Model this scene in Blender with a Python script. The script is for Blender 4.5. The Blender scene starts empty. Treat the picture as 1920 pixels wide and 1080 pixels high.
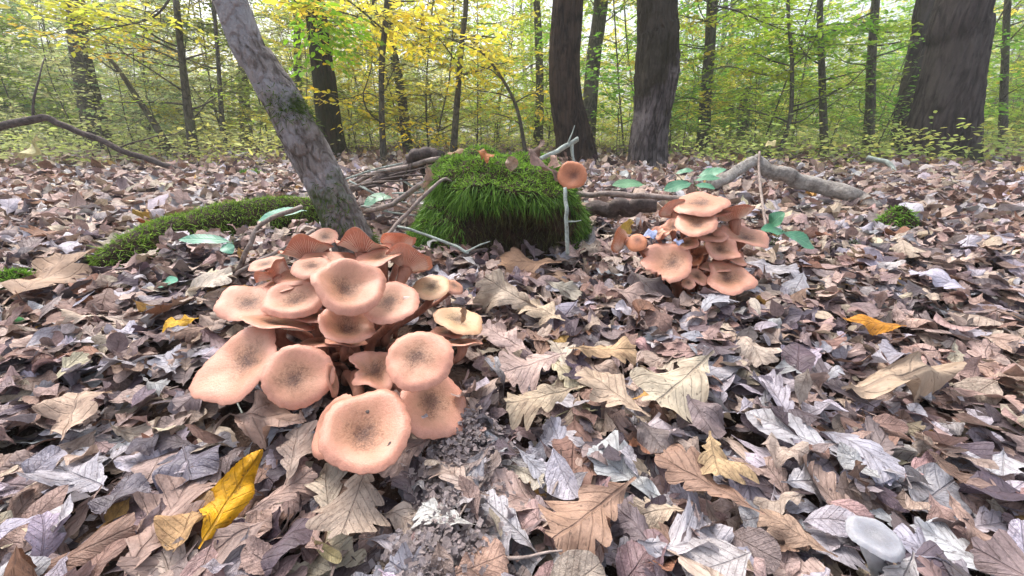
import bpy, math, random
import numpy as np
from mathutils import Vector

# ------------------------------------------------------------------ camera, sky, sun, exposure
random.seed(7)
rng = np.random.default_rng(7)
scene = bpy.context.scene
COL = scene.collection
FPX, PITCH, CAMZ = 737.0, math.radians(21.5), 0.42
cam_data = bpy.data.cameras.new('camera')
cam_data.sensor_width = 36.0
cam_data.lens = 36.0 * FPX / 1920.0
cam_data.clip_start, cam_data.clip_end = 0.02, 600.0
cam = bpy.data.objects.new('camera', cam_data)
COL.objects.link(cam)
cam.location = (0, 0, CAMZ)
cam.rotation_euler = (math.pi / 2 - PITCH, 0, 0)
scene.camera = cam

SUN_EL, SUN_AZ = math.radians(58), math.radians(-35)     # azimuth from +Y towards +X
world = bpy.data.worlds.new('World')
scene.world = world
world.use_nodes = True
wn, wl = world.node_tree.nodes, world.node_tree.links
bg = wn['Background']
sky = wn.new('ShaderNodeTexSky')
sky.sky_type = 'NISHITA'
sky.sun_disc = False
sky.sun_elevation = SUN_EL
sky.sun_rotation = SUN_AZ
sky.air_density, sky.dust_density, sky.ozone_density = 1.0, 6.0, 1.0
hs = wn.new('ShaderNodeHueSaturation')          # thin overcast: the blue washed out evenly over the whole sky
hs.inputs['Saturation'].default_value = 0.6
wl.new(sky.outputs['Color'], hs.inputs['Color'])
wl.new(hs.outputs['Color'], bg.inputs['Color'])
bg.inputs['Strength'].default_value = 0.15

sun_data = bpy.data.lights.new('sun', 'SUN')
sun_data.energy = 1.0
sun_data.angle = math.radians(25)
sun_data.color = (1.0, 0.97, 0.94)
sun = bpy.data.objects.new('sun', sun_data)
COL.objects.link(sun)
sd = Vector((math.sin(SUN_AZ) * math.cos(SUN_EL), math.cos(SUN_AZ) * math.cos(SUN_EL), math.sin(SUN_EL)))
sun.rotation_euler = (-sd).to_track_quat('-Z', 'Y').to_euler()
sun.location = (0, 0, 20)

vs = scene.view_settings
vs.view_transform, vs.look, vs.exposure, vs.gamma = 'Standard', 'None', 1.4, 1.0
vs.use_curve_mapping = False
scene.render.engine = 'CYCLES'
cy = scene.cycles
cy.use_denoising = True
try:
    cy.denoiser = 'OPENIMAGEDENOISE'
except Exception:
    pass
cy.max_bounces, cy.diffuse_bounces, cy.glossy_bounces, cy.transmission_bounces = 6, 4, 2, 4
cy.sample_clamp_indirect = 6.0

# ------------------------------------------------------------------ helpers
def srgb(r, g, b, k=1.0):
    f = lambda c: (c / 12.92 if c <= 0.04045 else ((c + 0.055) / 1.055) ** 2.4)
    return np.array([f(r / 255) * k, f(g / 255) * k, f(b / 255) * k])

CP, SP = math.cos(PITCH), math.sin(PITCH)
RIGHT, FWD, UP = np.array([1., 0, 0]), np.array([0, CP, -SP]), np.array([0, SP, CP])
CAM = np.array([0, 0, CAMZ])

def ray(px, py):
    return FWD + RIGHT * ((px - 960) / FPX) + UP * ((540 - py) / FPX)
def at(px, py, depth):
    return CAM + ray(px, py) * depth
def aty(px, py, y):
    d = ray(px, py)
    return CAM + d * (y / d[1])
def project(P):
    q = P - CAM
    dp = q @ FWD
    return 960 + FPX * (q @ RIGHT) / dp, 540 - FPX * (q @ UP) / dp, dp

def hash3(i, j, k, s):
    n = (i * 374761393 + j * 668265263 + k * 2147483647 + s * 974711) & 0xffffffff
    n = ((n ^ (n >> 13)) * 1274126177) & 0xffffffff
    n = ((n ^ (n >> 16)) * 2246822519) & 0xffffffff
    return ((n ^ (n >> 15)) & 0xffff) / 65535.0
def vnoise(P, s=0):
    P = np.asarray(P, float)
    i = np.floor(P).astype(np.int64)
    f = P - i
    f = f * f * (3 - 2 * f)
    r = 0
    for a in (0, 1):
        for b in (0, 1):
            for c in (0, 1):
                w = (f[..., 0] if a else 1 - f[..., 0]) * (f[..., 1] if b else 1 - f[..., 1]) * (f[..., 2] if c else 1 - f[..., 2])
                r = r + w * hash3(i[..., 0] + a, i[..., 1] + b, i[..., 2] + c, s)
    return r * 2 - 1
def fbm(P, s=0, o=3):
    P = np.asarray(P, float)
    r, a = 0, 1.0
    for k in range(o):
        r = r + a * vnoise(P * (2.03 ** k), s + k)
        a *= 0.5
    return r
def sstep(a, b, x):
    t = np.clip((x - a) / (b - a), 0, 1)
    return t * t * (3 - 2 * t)
def nrm(v):
    v = np.asarray(v, float)
    return v / np.maximum(np.linalg.norm(v, axis=-1, keepdims=True), 1e-9)

def gz(x, y):
    x, y = np.asarray(x, float), np.asarray(y, float)
    h = 0.08 * sstep(0.3, 1.1, y) + 0.03 * np.exp(-((x + 0.2) ** 2 + (y - 0.6) ** 2) / (2 * 0.2 ** 2))
    P = np.stack([x, y, 0 * x], -1)
    h = h + 0.014 * vnoise(P * 4.5, 3) + 0.006 * vnoise(P * 13, 4) + 0.05 * sstep(2, 6, y) * vnoise(P * 0.7, 5)
    # buried rotten wood ridge running from the cluster towards the camera
    t = np.clip((y - 0.14) / 0.3, 0, 1)
    rx = -0.085 + 0.03 * t
    h = h + 0.018 * np.exp(-((x - rx) / 0.035) ** 2) * sstep(0.08, 0.15, y) * (1 - sstep(0.42, 0.52, y))
    return h
def ground_at(px, py, dz=0.0):
    d = ray(px, py)
    t = 0.42 / max(-d[2], 0.02)
    for _ in range(12):
        p = CAM + d * t
        z = float(gz(p[0], p[1])) + dz
        t = (CAMZ - z) / max(-d[2], 0.02)
    return CAM + d * t

def mesh(name, V, F, mat=None, parent=None, col=None, uv=None, smooth=True, loc=None):
    """V (n,3), F (m,k) or list of such arrays -> one mesh object"""
    Fs = F if isinstance(F, (list, tuple)) else [F]
    Fs = [np.asarray(f, np.int32) for f in Fs if len(f)]
    V = np.asarray(V, np.float32)
    if loc is not None:
        V = V - np.asarray(loc, np.float32)
    me = bpy.data.meshes.new(name)
    me.vertices.add(len(V))
    me.vertices.foreach_set('co', V.ravel())
    nl = sum(f.size for f in Fs)
    npoly = sum(len(f) for f in Fs)
    me.loops.add(nl)
    me.loops.foreach_set('vertex_index', np.concatenate([f.ravel() for f in Fs]))
    me.polygons.add(npoly)
    st, o = [], 0
    for f in Fs:
        st.append(o + np.arange(len(f)) * f.shape[1])
        o += f.size
    me.polygons.foreach_set('loop_start', np.concatenate(st).astype(np.int32))
    me.polygons.foreach_set('use_smooth', np.full(npoly, smooth))
    me.update(calc_edges=True)
    if col is not None:
        col = np.asarray(col, np.float32)
        if col.ndim == 1:
            col = np.tile(col, (len(V), 1))
        if col.shape[1] == 3:
            col = np.concatenate([col, np.ones((len(col), 1), np.float32)], 1)
        a = me.attributes.new('Col', 'FLOAT_COLOR', 'POINT')
        a.data.foreach_set('color', col.astype(np.float32).ravel())
    if uv is not None:
        a = me.attributes.new('uvp', 'FLOAT_VECTOR', 'POINT')
        a.data.foreach_set('vector', np.asarray(uv, np.float32).ravel())
    if mat:
        me.materials.append(mat)
    o = bpy.data.objects.new(name, me)
    COL.objects.link(o)
    if loc is not None:
        o.location = tuple(float(c) for c in loc)
    if parent:
        o.parent = parent
    return o

def empty(name, loc):
    o = bpy.data.objects.new(name, None)
    COL.objects.link(o)
    o.location = tuple(float(c) for c in loc)
    return o
def tag(o, label, cat, group=None):
    o['label'], o['category'] = label, cat
    if group:
        o['group'] = group
    return o
def part(name, V, F, mat, root, **k):
    """child mesh; V in world space, stored relative to the root's origin"""
    return mesh(name, np.asarray(V) - np.array(root.location), F, mat, root, **k)

class Acc:
    def __init__(s):
        s.V, s.F, s.C, s.U, s.n = [], [], [], [], 0
    def add(s, V, F, C=None, U=None):
        V = np.asarray(V, float)
        s.V.append(V); s.F.append(np.asarray(F) + s.n); s.n += len(V)
        if C is not None:
            C = np.asarray(C, float)
            s.C.append(np.tile(C, (len(V), 1)) if C.ndim == 1 else C)
        if U is not None:
            s.U.append(U)
    def get(s):
        return np.concatenate(s.V), np.concatenate(s.F)
    def col(s):
        return np.concatenate(s.C)
    def uv(s):
        return np.concatenate(s.U)

def grid_faces(nr, nc, wrap):
    r = np.arange(nr - 1)[:, None]
    c = np.arange(nc if wrap else nc - 1)[None, :]
    c2 = (c + 1) % nc
    return np.stack([r * nc + c, r * nc + c2, (r + 1) * nc + c2, (r + 1) * nc + c], -1).reshape(-1, 4)

def spline(pts, n):
    """Catmull-Rom through pts (k,d) -> (n,d)"""
    P = np.asarray(pts, float)
    if len(P) == 2:
        t = np.linspace(0, 1, n)[:, None]
        return P[0] * (1 - t) + P[1] * t
    P = np.concatenate([[2 * P[0] - P[1]], P, [2 * P[-1] - P[-2]]])
    k = len(P) - 3
    u = np.linspace(0, k - 1e-6, n)
    i = u.astype(int)
    t = (u - i)[:, None]
    a, b, c, d = P[i], P[i + 1], P[i + 2], P[i + 3]
    return 0.5 * (2 * b + (c - a) * t + (2 * a - 5 * b + 4 * c - d) * t * t + (3 * b - a - 3 * c + d) * t ** 3)

def tube(path, rad, sides=8, disp=None, cap=True):
    """path (n,3), rad (n,) ; disp(theta, s, P) -> radius factor. returns V, F, (theta,s)"""
    path = np.asarray(path, float)
    rad = np.asarray(rad, float) * np.ones(len(path))
    T = nrm(np.gradient(path, axis=0))
    ref = np.array([0.0, 0, 1]) if abs(T[0][2]) < 0.8 else np.array([0, 1.0, 0])
    N = np.zeros_like(path)
    N[0] = nrm(np.cross(T[0], ref))
    for i in range(1, len(path)):
        v = N[i - 1] - T[i] * np.dot(N[i - 1], T[i])
        N[i] = nrm(v)
    B = np.cross(T, N)
    th = np.linspace(0, 2 * np.pi, sides, endpoint=False)
    s = np.concatenate([[0], np.cumsum(np.linalg.norm(np.diff(path, axis=0), axis=1))])
    TH, S = np.meshgrid(th, s)
    R = rad[:, None] * np.ones_like(TH)
    if disp is not None:
        R = R * disp(TH, S)
    V = path[:, None] + R[..., None] * (np.cos(TH)[..., None] * N[:, None] + np.sin(TH)[..., None] * B[:, None])
    if cap:
        c0 = np.repeat(path[:1] , sides, 0)[None]
        c1 = np.repeat(path[-1:], sides, 0)[None]
        V = np.concatenate([c0 + 0 * V[:1], V, c1 + 0 * V[-1:]])
        V[0] = path[0] + (V[1] - path[0]) * 0.02
        V[-1] = path[-1] + (V[-2] - path[-1]) * 0.02
    nr = V.shape[0]
    return V.reshape(-1, 3), grid_faces(nr, sides, True)

def bark_disp(amp, kth, ks, seed, lump=0.0):
    def f(TH, S):
        S0 = S
        S = S + (1.1 / ks) * vnoise(np.stack([np.cos(TH) * kth * 0.8, np.sin(TH) * kth * 0.8, S * ks * .3], -1), seed + 31)
        P = np.stack([np.cos(TH) * kth, np.sin(TH) * kth, S * ks], -1)
        P2 = np.stack([np.cos(TH) * kth * 2.1, np.sin(TH) * kth * 2.1, S * ks * 1.6], -1)
        d = 1 - np.abs(vnoise(P, seed)) * 2
        d2 = 1 - np.abs(vnoise(P2, seed + 5)) * 2
        d3 = vnoise(np.stack([np.cos(TH) * kth * 3.7, np.sin(TH) * kth * 3.7, S0 * ks * 9 + 2 * d], -1), seed + 6)
        L = vnoise(np.stack([np.cos(TH) * 0.9, np.sin(TH) * 0.9, S0 * 2.0], -1), seed + 9)
        return 1 + amp * (0.6 * d + 0.45 * d2 + 0.45 * d3) + lump * L
    return f

def sample_surface(V, F, n):
    """area weighted points and normals on quads/tris"""
    T = np.concatenate([F[:, [0, 1, 2]], F[:, [0, 2, 3]]]) if F.shape[1] == 4 else F
    a, b, c = V[T[:, 0]], V[T[:, 1]], V[T[:, 2]]
    cr = np.cross(b - a, c - a)
    A = np.linalg.norm(cr, axis=1)
    i = rng.choice(len(T), n, p=A / A.sum())
    u, v = rng.random(n), rng.random(n)
    m = u + v > 1
    u[m], v[m] = 1 - u[m], 1 - v[m]
    P = a[i] + (b[i] - a[i]) * u[:, None] + (c[i] - a[i]) * v[:, None]
    return P, nrm(cr[i])

# ------------------------------------------------------------------ materials
def new_mat(name):
    m = bpy.data.materials.new(name)
    m.use_nodes = True
    nt = m.node_tree
    return m, nt, nt.nodes, nt.links, nt.nodes['Principled BSDF']
class NG:
    """tiny node helper"""
    def __init__(s, nt):
        s.nt = nt
    def n(s, t, **k):
        x = s.nt.nodes.new('ShaderNode' + t)
        for a, b in k.items():
            setattr(x, a, b)
        return x
    def l(s, a, b):
        s.nt.links.new(a, b)
    def val(s, x, sock):
        if hasattr(x, 'is_output'):
            s.l(x, sock)
        else:
            sock.default_value = x
    def math(s, op, a, b=0.0, c=0.0):
        x = s.n('Math', operation=op)
        s.val(a, x.inputs[0]); s.val(b, x.inputs[1]); s.val(c, x.inputs[2])
        return x.outputs[0]
    def mix(s, f, a, b, mode='MIX'):
        x = s.n('Mix', data_type='RGBA', blend_type=mode)
        s.val(f, x.inputs[0])
        for v, i in ((a, 6), (b, 7)):
            if hasattr(v, 'is_output'):
                s.l(v, x.inputs[i])
            else:
                x.inputs[i].default_value = (*[float(q) for q in v[:3]], 1)
        return x.outputs[2]
    def attr(s, name):
        return s.n('Attribute', attribute_name=name)
    def noise(s, scale, vec=None, detail=4, rough=0.6, dim='3D'):
        x = s.n('TexNoise')
        x.inputs['Scale'].default_value = scale
        x.inputs['Detail'].default_value = detail
        x.inputs['Roughness'].default_value = rough
        if vec is not None:
            s.l(vec, x.inputs['Vector'])
        return x.outputs[0]
    def ramp(s, f, stops):
        x = s.n('ValToRGB')
        e = x.color_ramp.elements
        while len(e) < len(stops):
            e.new(0.5)
        for q, (p, c) in zip(e, stops):
            q.position = p
            q.color = (*[float(v) for v in c], 1) if hasattr(c, '__len__') else (c, c, c, 1)
        s.l(f, x.inputs[0])
        return x.outputs[0]
    def rng(s, v, a, b, c, d):
        x = s.n('MapRange', interpolation_type='SMOOTHSTEP')
        s.val(v, x.inputs[0])
        for i, q in enumerate((a, b, c, d)):
            x.inputs[i + 1].default_value = q
        return x.outputs[0]
    def bump(s, h, strength, dist):
        x = s.n('Bump')
        x.inputs['Strength'].default_value = strength
        x.inputs['Distance'].default_value = dist
        s.l(h, x.inputs['Height'])
        return x.outputs[0]
    def coord(s, scale=(1, 1, 1), out='Object'):
        t = s.n('TexCoord')
        m = s.n('Mapping')
        m.inputs['Scale'].default_value = scale
        s.l(t.outputs[out], m.inputs[0])
        return m.outputs[0]

def mat_litter():
    m, nt, N, L, P = new_mat('dry_leaf')
    g = NG(nt)
    col, uv = g.attr('Col'), g.attr('uvp')
    sx = g.n('SeparateXYZ'); g.l(uv.outputs['Vector'], sx.inputs[0])
    u, v, w = sx.outputs
    cx = g.n('CombineXYZ'); g.l(u, cx.inputs[0]); g.l(v, cx.inputs[1]); g.l(g.math('MULTIPLY', w, 40.0), cx.inputs[2])
    n1 = g.noise(4.0, cx.outputs[0], 4, 0.65)
    n2 = g.noise(26.0, cx.outputs[0], 3, 0.6)
    av = g.math('ABSOLUTE', v)
    mid = g.rng(av, 0.004, 0.016, 1.0, 0.0)
    lat = g.math('FRACT', g.math('MULTIPLY', g.math('SUBTRACT', u, g.math('MULTIPLY', av, 0.75)), 8.0))
    lat = g.rng(g.math('ABSOLUTE', g.math('SUBTRACT', lat, 0.5)), 0.02, 0.09, 1.0, 0.0)
    vein = g.math('MAXIMUM', mid, g.math('MULTIPLY', lat, 0.55))
    c = g.mix(1.0, col.outputs['Color'], g.ramp(n1, [(0.28, (0.55, 0.50, 0.48)), (0.48, (0.93, 0.92, 0.91)), (0.72, (1.25, 1.24, 1.23))]), 'MULTIPLY')
    c = g.mix(g.rng(n2, 0.60, 0.70, 0, 0.6), c, srgb(70, 50, 42))
    c = g.mix(1.0, c, g.ramp(g.noise(11.0, cx.outputs[0], 4, 0.7), [(0.3, 0.80), (0.7, 1.14)]), 'MULTIPLY')
    c = g.mix(g.math('MULTIPLY', vein, 0.5), c, g.mix(0.5, c, srgb(84, 58, 48)))
    g.l(c, P.inputs['Base Color'])
    g.l(g.math('MULTIPLY_ADD', col.outputs['Alpha'], -0.33, 0.72), P.inputs['Roughness'])
    P.inputs['Specular IOR Level'].default_value = 0.45
    h = g.math('ADD', g.math('MULTIPLY', vein, 0.6), g.math('MULTIPLY', n2, 0.5))
    g.l(g.bump(g.math('ADD', h, g.math('MULTIPLY', n1, 1.5)), 0.8, 0.004), P.inputs['Normal'])
    tr = g.n('BsdfTranslucent'); g.l(c, tr.inputs['Color'])
    mx = g.n('MixShader'); mx.inputs[0].default_value = 0.14
    g.l(P.outputs[0], mx.inputs[1]); g.l(tr.outputs[0], mx.inputs[2])
    g.l(mx.outputs[0], N['Material Output'].inputs['Surface'])
    return m

def mat_foliage():
    m, nt, N, L, P = new_mat('living_leaf')
    g = NG(nt)
    col = g.attr('Col'); oi = g.n('ObjectInfo')
    c = g.mix(1.0, col.outputs['Color'], oi.outputs['Color'], 'MULTIPLY')
    d = g.n('BsdfPrincipled'); g.l(c, d.inputs['Base Color']); d.inputs['Roughness'].default_value = 0.55
    d.inputs['Specular IOR Level'].default_value = 0.35
    t = g.n('BsdfTranslucent'); g.l(c, t.inputs['Color'])
    mx = g.n('MixShader'); mx.inputs[0].default_value = 0.58
    g.l(d.outputs[0], mx.inputs[1]); g.l(t.outputs[0], mx.inputs[2])
    g.l(mx.outputs[0], N['Material Output'].inputs['Surface'])
    N.remove(P)
    return m

def mat_cap(name, rim, mid, core, speck):
    m, nt, N, L, P = new_mat(name)
    g = NG(nt)
    uv = g.attr('uvp'); oi = g.n('ObjectInfo')
    sx = g.n('SeparateXYZ'); g.l(uv.outputs['Vector'], sx.inputs[0])
    x, y, w = sx.outputs
    r = g.math('SQRT', g.math('ADD', g.math('MULTIPLY', x, x), g.math('MULTIPLY', y, y)))
    cx = g.n('CombineXYZ'); g.l(x, cx.inputs[0]); g.l(y, cx.inputs[1]); g.l(g.math('MULTIPLY', w, 31.0), cx.inputs[2])
    n1 = g.noise(3.0, cx.outputs[0], 4, 0.6)
    n2 = g.noise(22.0, cx.outputs[0], 3, 0.7)
    ang = g.math('ARCTAN2', y, x)
    pol = g.n('CombineXYZ'); g.l(g.math('MULTIPLY', ang, 4.5), pol.inputs[0]); g.l(g.math('MULTIPLY', r, 11.0), pol.inputs[1]); g.l(g.math('MULTIPLY', w, 17.0), pol.inputs[2])
    n3 = g.noise(1.6, pol.outputs[0], 3, 0.7)
    n4 = g.noise(9.0, cx.outputs[0], 4, 0.7)
    dn = g.math('MULTIPLY', g.math('SUBTRACT', n1, 0.5), 0.7)
    rr = g.math('ADD', r, dn)
    c = g.ramp(rr, [(0.0, mid * 0.62), (0.35, mid * .84), (0.68, (mid + rim) / 2 * .98), (0.9, rim * 1.08), (1.0, rim * 1.0)])
    c = g.mix(g.rng(n4, 0.42, 0.66, 0.0, 0.30), c, g.mix(1.0, c, (0.82, 0.70, 0.62), 'MULTIPLY'))
    # scaly dark fibrils clustered round the centre
    sc_ = g.math('ADD', g.math('MULTIPLY', n3, 0.45), g.math('ADD', g.math('MULTIPLY', n2, 0.3), g.math('MULTIPLY', n4, 0.25)))
    f = g.math('MULTIPLY', g.rng(g.math('ADD', r, g.math('MULTIPLY', dn, 1.3)), 0.02, 0.62, 1.0, 0.0), g.rng(sc_, 0.45, 0.55, 0.0, 1.0))
    f2 = g.math('MULTIPLY', g.rng(g.math('ADD', r, g.math('MULTIPLY', g.math('SUBTRACT', n4, 0.5), 0.9)), 0.04, 0.34, 0.95, 0.0), g.rng(n2, 0.34, 0.56, 0.45, 1.0))
    c = g.mix(g.math('MAXIMUM', g.math('MULTIPLY', f, 0.85), f2), c, core)
    sp = g.math('MULTIPLY', g.rng(n2, 0.64, 0.70, 0.0, 0.75), g.rng(r, 0.45, 1.0, 1.0, 0.2))
    c = g.mix(sp, c, speck)
    c = g.mix(g.rng(g.noise(60.0, cx.outputs[0], 2, 0.6), 0.45, 0.7, 0.0, 0.2), c, speck)
    c = g.mix(0.25, c, g.mix(1.0, c, g.ramp(oi.outputs['Random'], [(0, (0.75, 0.7, 0.66)), (1, (1.25, 1.28, 1.3))]), 'MULTIPLY'))
    g.l(c, P.inputs['Base Color'])
    P.inputs['Roughness'].default_value = 0.42
    P.inputs['Specular IOR Level'].default_value = 0.5
    P.inputs['Subsurface Weight'].default_value = 0.05
    P.inputs['Subsurface Radius'].default_value = (0.012, 0.005, 0.003)
    P.inputs['Subsurface Scale'].default_value = 0.5
    g.l(g.bump(g.math('ADD', n2, g.math('MULTIPLY', f, 0.8)), 0.35, 0.0025), P.inputs['Normal'])
    return m

def mat_simple(name, c1, c2, scale, rough=0.7, bump=0.4, bd=0.01, stretch=(1, 1, 1), spec=0.3):
    m, nt, N, L, P = new_mat(name)
    g = NG(nt)
    co = g.coord(stretch)
    n = g.noise(scale, co, 5, 0.65)
    n2 = g.noise(scale * 5, co, 3, 0.6)
    c = g.ramp(g.math('ADD', g.math('MULTIPLY', n, 0.7), g.math('MULTIPLY', n2, 0.3)), [(0.33, c1), (0.66, c2)])
    g.l(c, P.inputs['Base Color'])
    P.inputs['Roughness'].default_value = rough
    P.inputs['Specular IOR Level'].default_value = spec
    g.l(g.bump(g.math('ADD', n, g.math('MULTIPLY', n2, 0.5)), bump, bd), P.inputs['Normal'])
    return m

def mat_bark(name, lo, hi, moss, moss_amt, scale=9.0, patch=None, stretch=0.25, patch_amt=0.5, bd=0.03):
    """fissured bark with moss/lichen patches; Col attribute alpha drives where moss grows"""
    m, nt, N, L, P = new_mat(name)
    g = NG(nt)
    co = g.coord((1, 1, stretch)); co1 = g.coord((1, 1, 1))
    n = g.noise(scale, co, 6, 0.7)
    fine = g.noise(scale * 6, co, 4, 0.7)
    big = g.noise(scale * 0.35, co1, 4, 0.6)
    vo = g.n('TexVoronoi', feature='DISTANCE_TO_EDGE')
    vo.inputs['Scale'].default_value = scale * 1.7
    wv = g.n('VectorMath', operation='ADD'); g.l(co, wv.inputs[0])
    sc = g.n('VectorMath', operation='SCALE'); sc.inputs['Scale'].default_value = 1.2 / scale
    nz = g.n('TexNoise'); nz.inputs['Scale'].default_value = scale * 1.3; g.l(co, nz.inputs['Vector'])
    g.l(nz.outputs['Color'], sc.inputs[0]); g.l(sc.outputs[0], wv.inputs[1]); g.l(wv.outputs[0], vo.inputs['Vector'])
    crack = g.rng(vo.outputs['Distance'], 0.0, 0.22, 0.0, 1.0)
    h = g.math('ADD', g.math('ADD', g.math('MULTIPLY', n, 0.42), g.math('MULTIPLY', fine, 0.40)), g.math('MULTIPLY', crack, 0.16))
    c = g.ramp(h, [(0.34, lo), (0.68, hi)])
    if patch is not None:
        c = g.mix(g.rng(g.math('ADD', big, g.math('MULTIPLY', fine, 0.25)), 0.62, 0.72, 0, patch_amt), c, patch)
    a = g.attr('Col')
    mo = g.rng(g.math('ADD', g.math('ADD', big, g.math('MULTIPLY', fine, 0.3)), g.math('MULTIPLY', a.outputs['Fac'], 0.6)), 0.86, 1.0, 0, moss_amt)
    c = g.mix(mo, c, g.mix(fine, moss * 0.4, moss * 1.4))
    g.l(c, P.inputs['Base Color'])
    P.inputs['Roughness'].default_value = 0.85
    P.inputs['Specular IOR Level'].default_value = 0.2
    g.l(g.bump(h, 1.0, bd * 1.6), P.inputs['Normal'])
    return m

def mat_vcol(name, rough=0.7, spec=0.3, trans=0.0, bump=0.0, bs=60):
    m, nt, N, L, P = new_mat(name)
    g = NG(nt)
    a = g.attr('Col')
    g.l(a.outputs['Color'], P.inputs['Base Color'])
    P.inputs['Roughness'].default_value = rough
    P.inputs['Specular IOR Level'].default_value = spec
    if bump:
        g.l(g.bump(g.noise(bs, g.coord(), 4, 0.6), bump, 0.004), P.inputs['Normal'])
    if trans:
        t = g.n('BsdfTranslucent'); g.l(a.outputs['Color'], t.inputs['Color'])
        mx = g.n('MixShader'); mx.inputs[0].default_value = trans
        g.l(P.outputs[0], mx.inputs[1]); g.l(t.outputs[0], mx.inputs[2])
        g.l(mx.outputs[0], N['Material Output'].inputs['Surface'])
    return m

def mat_green_leaf():
    m, nt, N, L, P = new_mat('seedling_leaf')
    g = NG(nt)
    a, uv = g.attr('Col'), g.attr('uvp')
    sx = g.n('SeparateXYZ'); g.l(uv.outputs['Vector'], sx.inputs[0])
    u, v, w = sx.outputs
    av = g.math('ABSOLUTE', v)
    lat = g.math('FRACT', g.math('MULTIPLY', g.math('SUBTRACT', u, g.math('MULTIPLY', av, 0.8)), 9.0))
    lat = g.rng(g.math('ABSOLUTE', g.math('SUBTRACT', lat, 0.5)), 0.03, 0.12, 1.0, 0.0)
    vein = g.math('MAXIMUM', g.rng(av, 0.004, 0.02, 1.0, 0.0), g.math('MULTIPLY', lat, 0.6))
    c = g.mix(g.math('MULTIPLY', vein, 0.25), a.outputs['Color'], srgb(150, 190, 150))
    n = g.noise(7.0, uv.outputs['Vector'], 4, 0.6)
    c = g.mix(1.0, c, g.ramp(n, [(0.3, 0.75), (0.7, 1.15)]), 'MULTIPLY')
    g.l(c, P.inputs['Base Color'])
    P.inputs['Roughness'].default_value = 0.42
    g.l(g.bump(vein, 0.4, 0.002), P.inputs['Normal'])
    return m

M_LIT = mat_litter()
M_FOL = mat_foliage()
M_CAP = mat_cap('mushroom_cap', srgb(206, 148, 126), srgb(194, 143, 112), srgb(74, 38, 24), srgb(134, 84, 64))
M_CAPY = mat_cap('mushroom_cap_yellowish', srgb(212, 168, 132), srgb(214, 178, 138), srgb(64, 36, 22), srgb(140, 90, 58))
M_CAPO = mat_cap('mushroom_cap_orange', srgb(200, 130, 92), srgb(190, 120, 84), srgb(92, 44, 26), srgb(150, 86, 56))
M_CAPW = mat_cap('mushroom_cap_white', srgb(160, 162, 170), srgb(138, 140, 150), srgb(150, 150, 155), srgb(170, 168, 168))
M_GILL = mat_simple('mushroom_gill', srgb(232, 192, 164), srgb(248, 222, 202), 30, 0.6, 0.2, 0.002)
M_STEM = mat_simple('mushroom_stem', srgb(120, 74, 58), srgb(196, 140, 116), 40, 0.6, 0.4, 0.003, (1, 1, 0.25))
M_STEMW = mat_simple('mushroom_stem_pale', srgb(160, 165, 168), srgb(205, 208, 212), 40, 0.6, 0.3, 0.003, (1, 1, 0.25))
M_MOSS = mat_vcol('moss', 0.65, 0.3, 0.25)
M_SOIL = mat_simple('forest_soil', srgb(38, 28, 24), srgb(96, 74, 62), 18, 0.9, 0.8, 0.03)
M_STUMP = mat_simple('rotten_wood', srgb(30, 22, 17), srgb(72, 54, 38), 16, 0.85, 0.9, 0.03, (1, 1, 0.4))
M_BARK_LEAN = mat_bark('bark_pale_grey', srgb(84, 76, 70), srgb(164, 156, 152), srgb(66, 84, 30), 0.9, 20, srgb(184, 182, 186), 0.6, 0.6, 0.02)
M_BARK_DARK = mat_bark('bark_dark_brown', srgb(34, 26, 22), srgb(84, 66, 54), srgb(52, 58, 28), 0.7, 10, srgb(104, 88, 74), 0.16, 0.3, 0.04)
M_BARK_GREY = mat_bark('bark_weathered_grey', srgb(50, 44, 42), srgb(132, 122, 120), srgb(60, 54, 34), 0.8, 11, srgb(172, 162, 160), 0.2, 0.4, 0.05)
M_BARK_BIG = mat_bark('bark_old_oak', srgb(46, 40, 40), srgb(96, 86, 84), srgb(62, 68, 40), 0.6, 5, srgb(112, 104, 100), 0.2, 0.3, 0.05)
M_BARK_FAR = mat_bark('bark_slender', srgb(70, 66, 58), srgb(122, 116, 104), srgb(98, 108, 66), 0.6, 14, srgb(128, 122, 112), 0.3, 0.5, 0.02)  # lightened tone: some of the distance haze is put into this colour
M_STICK = mat_simple('stick_grey_brown', srgb(84, 68, 60), srgb(168, 154, 146), 34, 0.75, 0.6, 0.006, (1, 1, 1))
M_STICKD = mat_simple('stick_dark', srgb(42, 34, 32), srgb(110, 98, 94), 30, 0.8, 0.7, 0.008)
M_LICHEN = mat_simple('stick_lichen', srgb(108, 112, 104), srgb(186, 198, 190), 40, 0.8, 0.6, 0.006)
M_LOG = mat_simple('log_bark', srgb(84, 76, 70), srgb(182, 176, 168), 20, 0.8, 0.8, 0.012)
M_PLANT = mat_green_leaf()
M_SCAR = mat_simple('torn_flesh', srgb(196, 170, 158), srgb(226, 208, 200), 120, 0.6, 0.4, 0.002)
M_GSTEM = mat_simple('green_stem', srgb(84, 110, 70), srgb(120, 140, 90), 40, 0.6, 0.2, 0.002)

# ------------------------------------------------------------------ ground
def build_ground():
    a = np.linspace(-1, 1, 181)
    xs = np.sinh(a * 5.2) / np.sinh(5.2) * 160
    b = np.linspace(0, 1, 200)
    ys = -6 + np.sinh(b * 4.6) / np.sinh(4.6) * 190
    ys = np.sort(np.concatenate([ys, np.linspace(0, 2.5, 70)]))
    X, Y = np.meshgrid(xs, ys)
    Z = gz(X, Y) - 0.012
    o = mesh('ground', np.stack([X, Y, Z], -1).reshape(-1, 3), grid_faces(len(ys), len(xs), False), M_SOIL)
    o['kind'] = 'structure'
build_ground()

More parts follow.
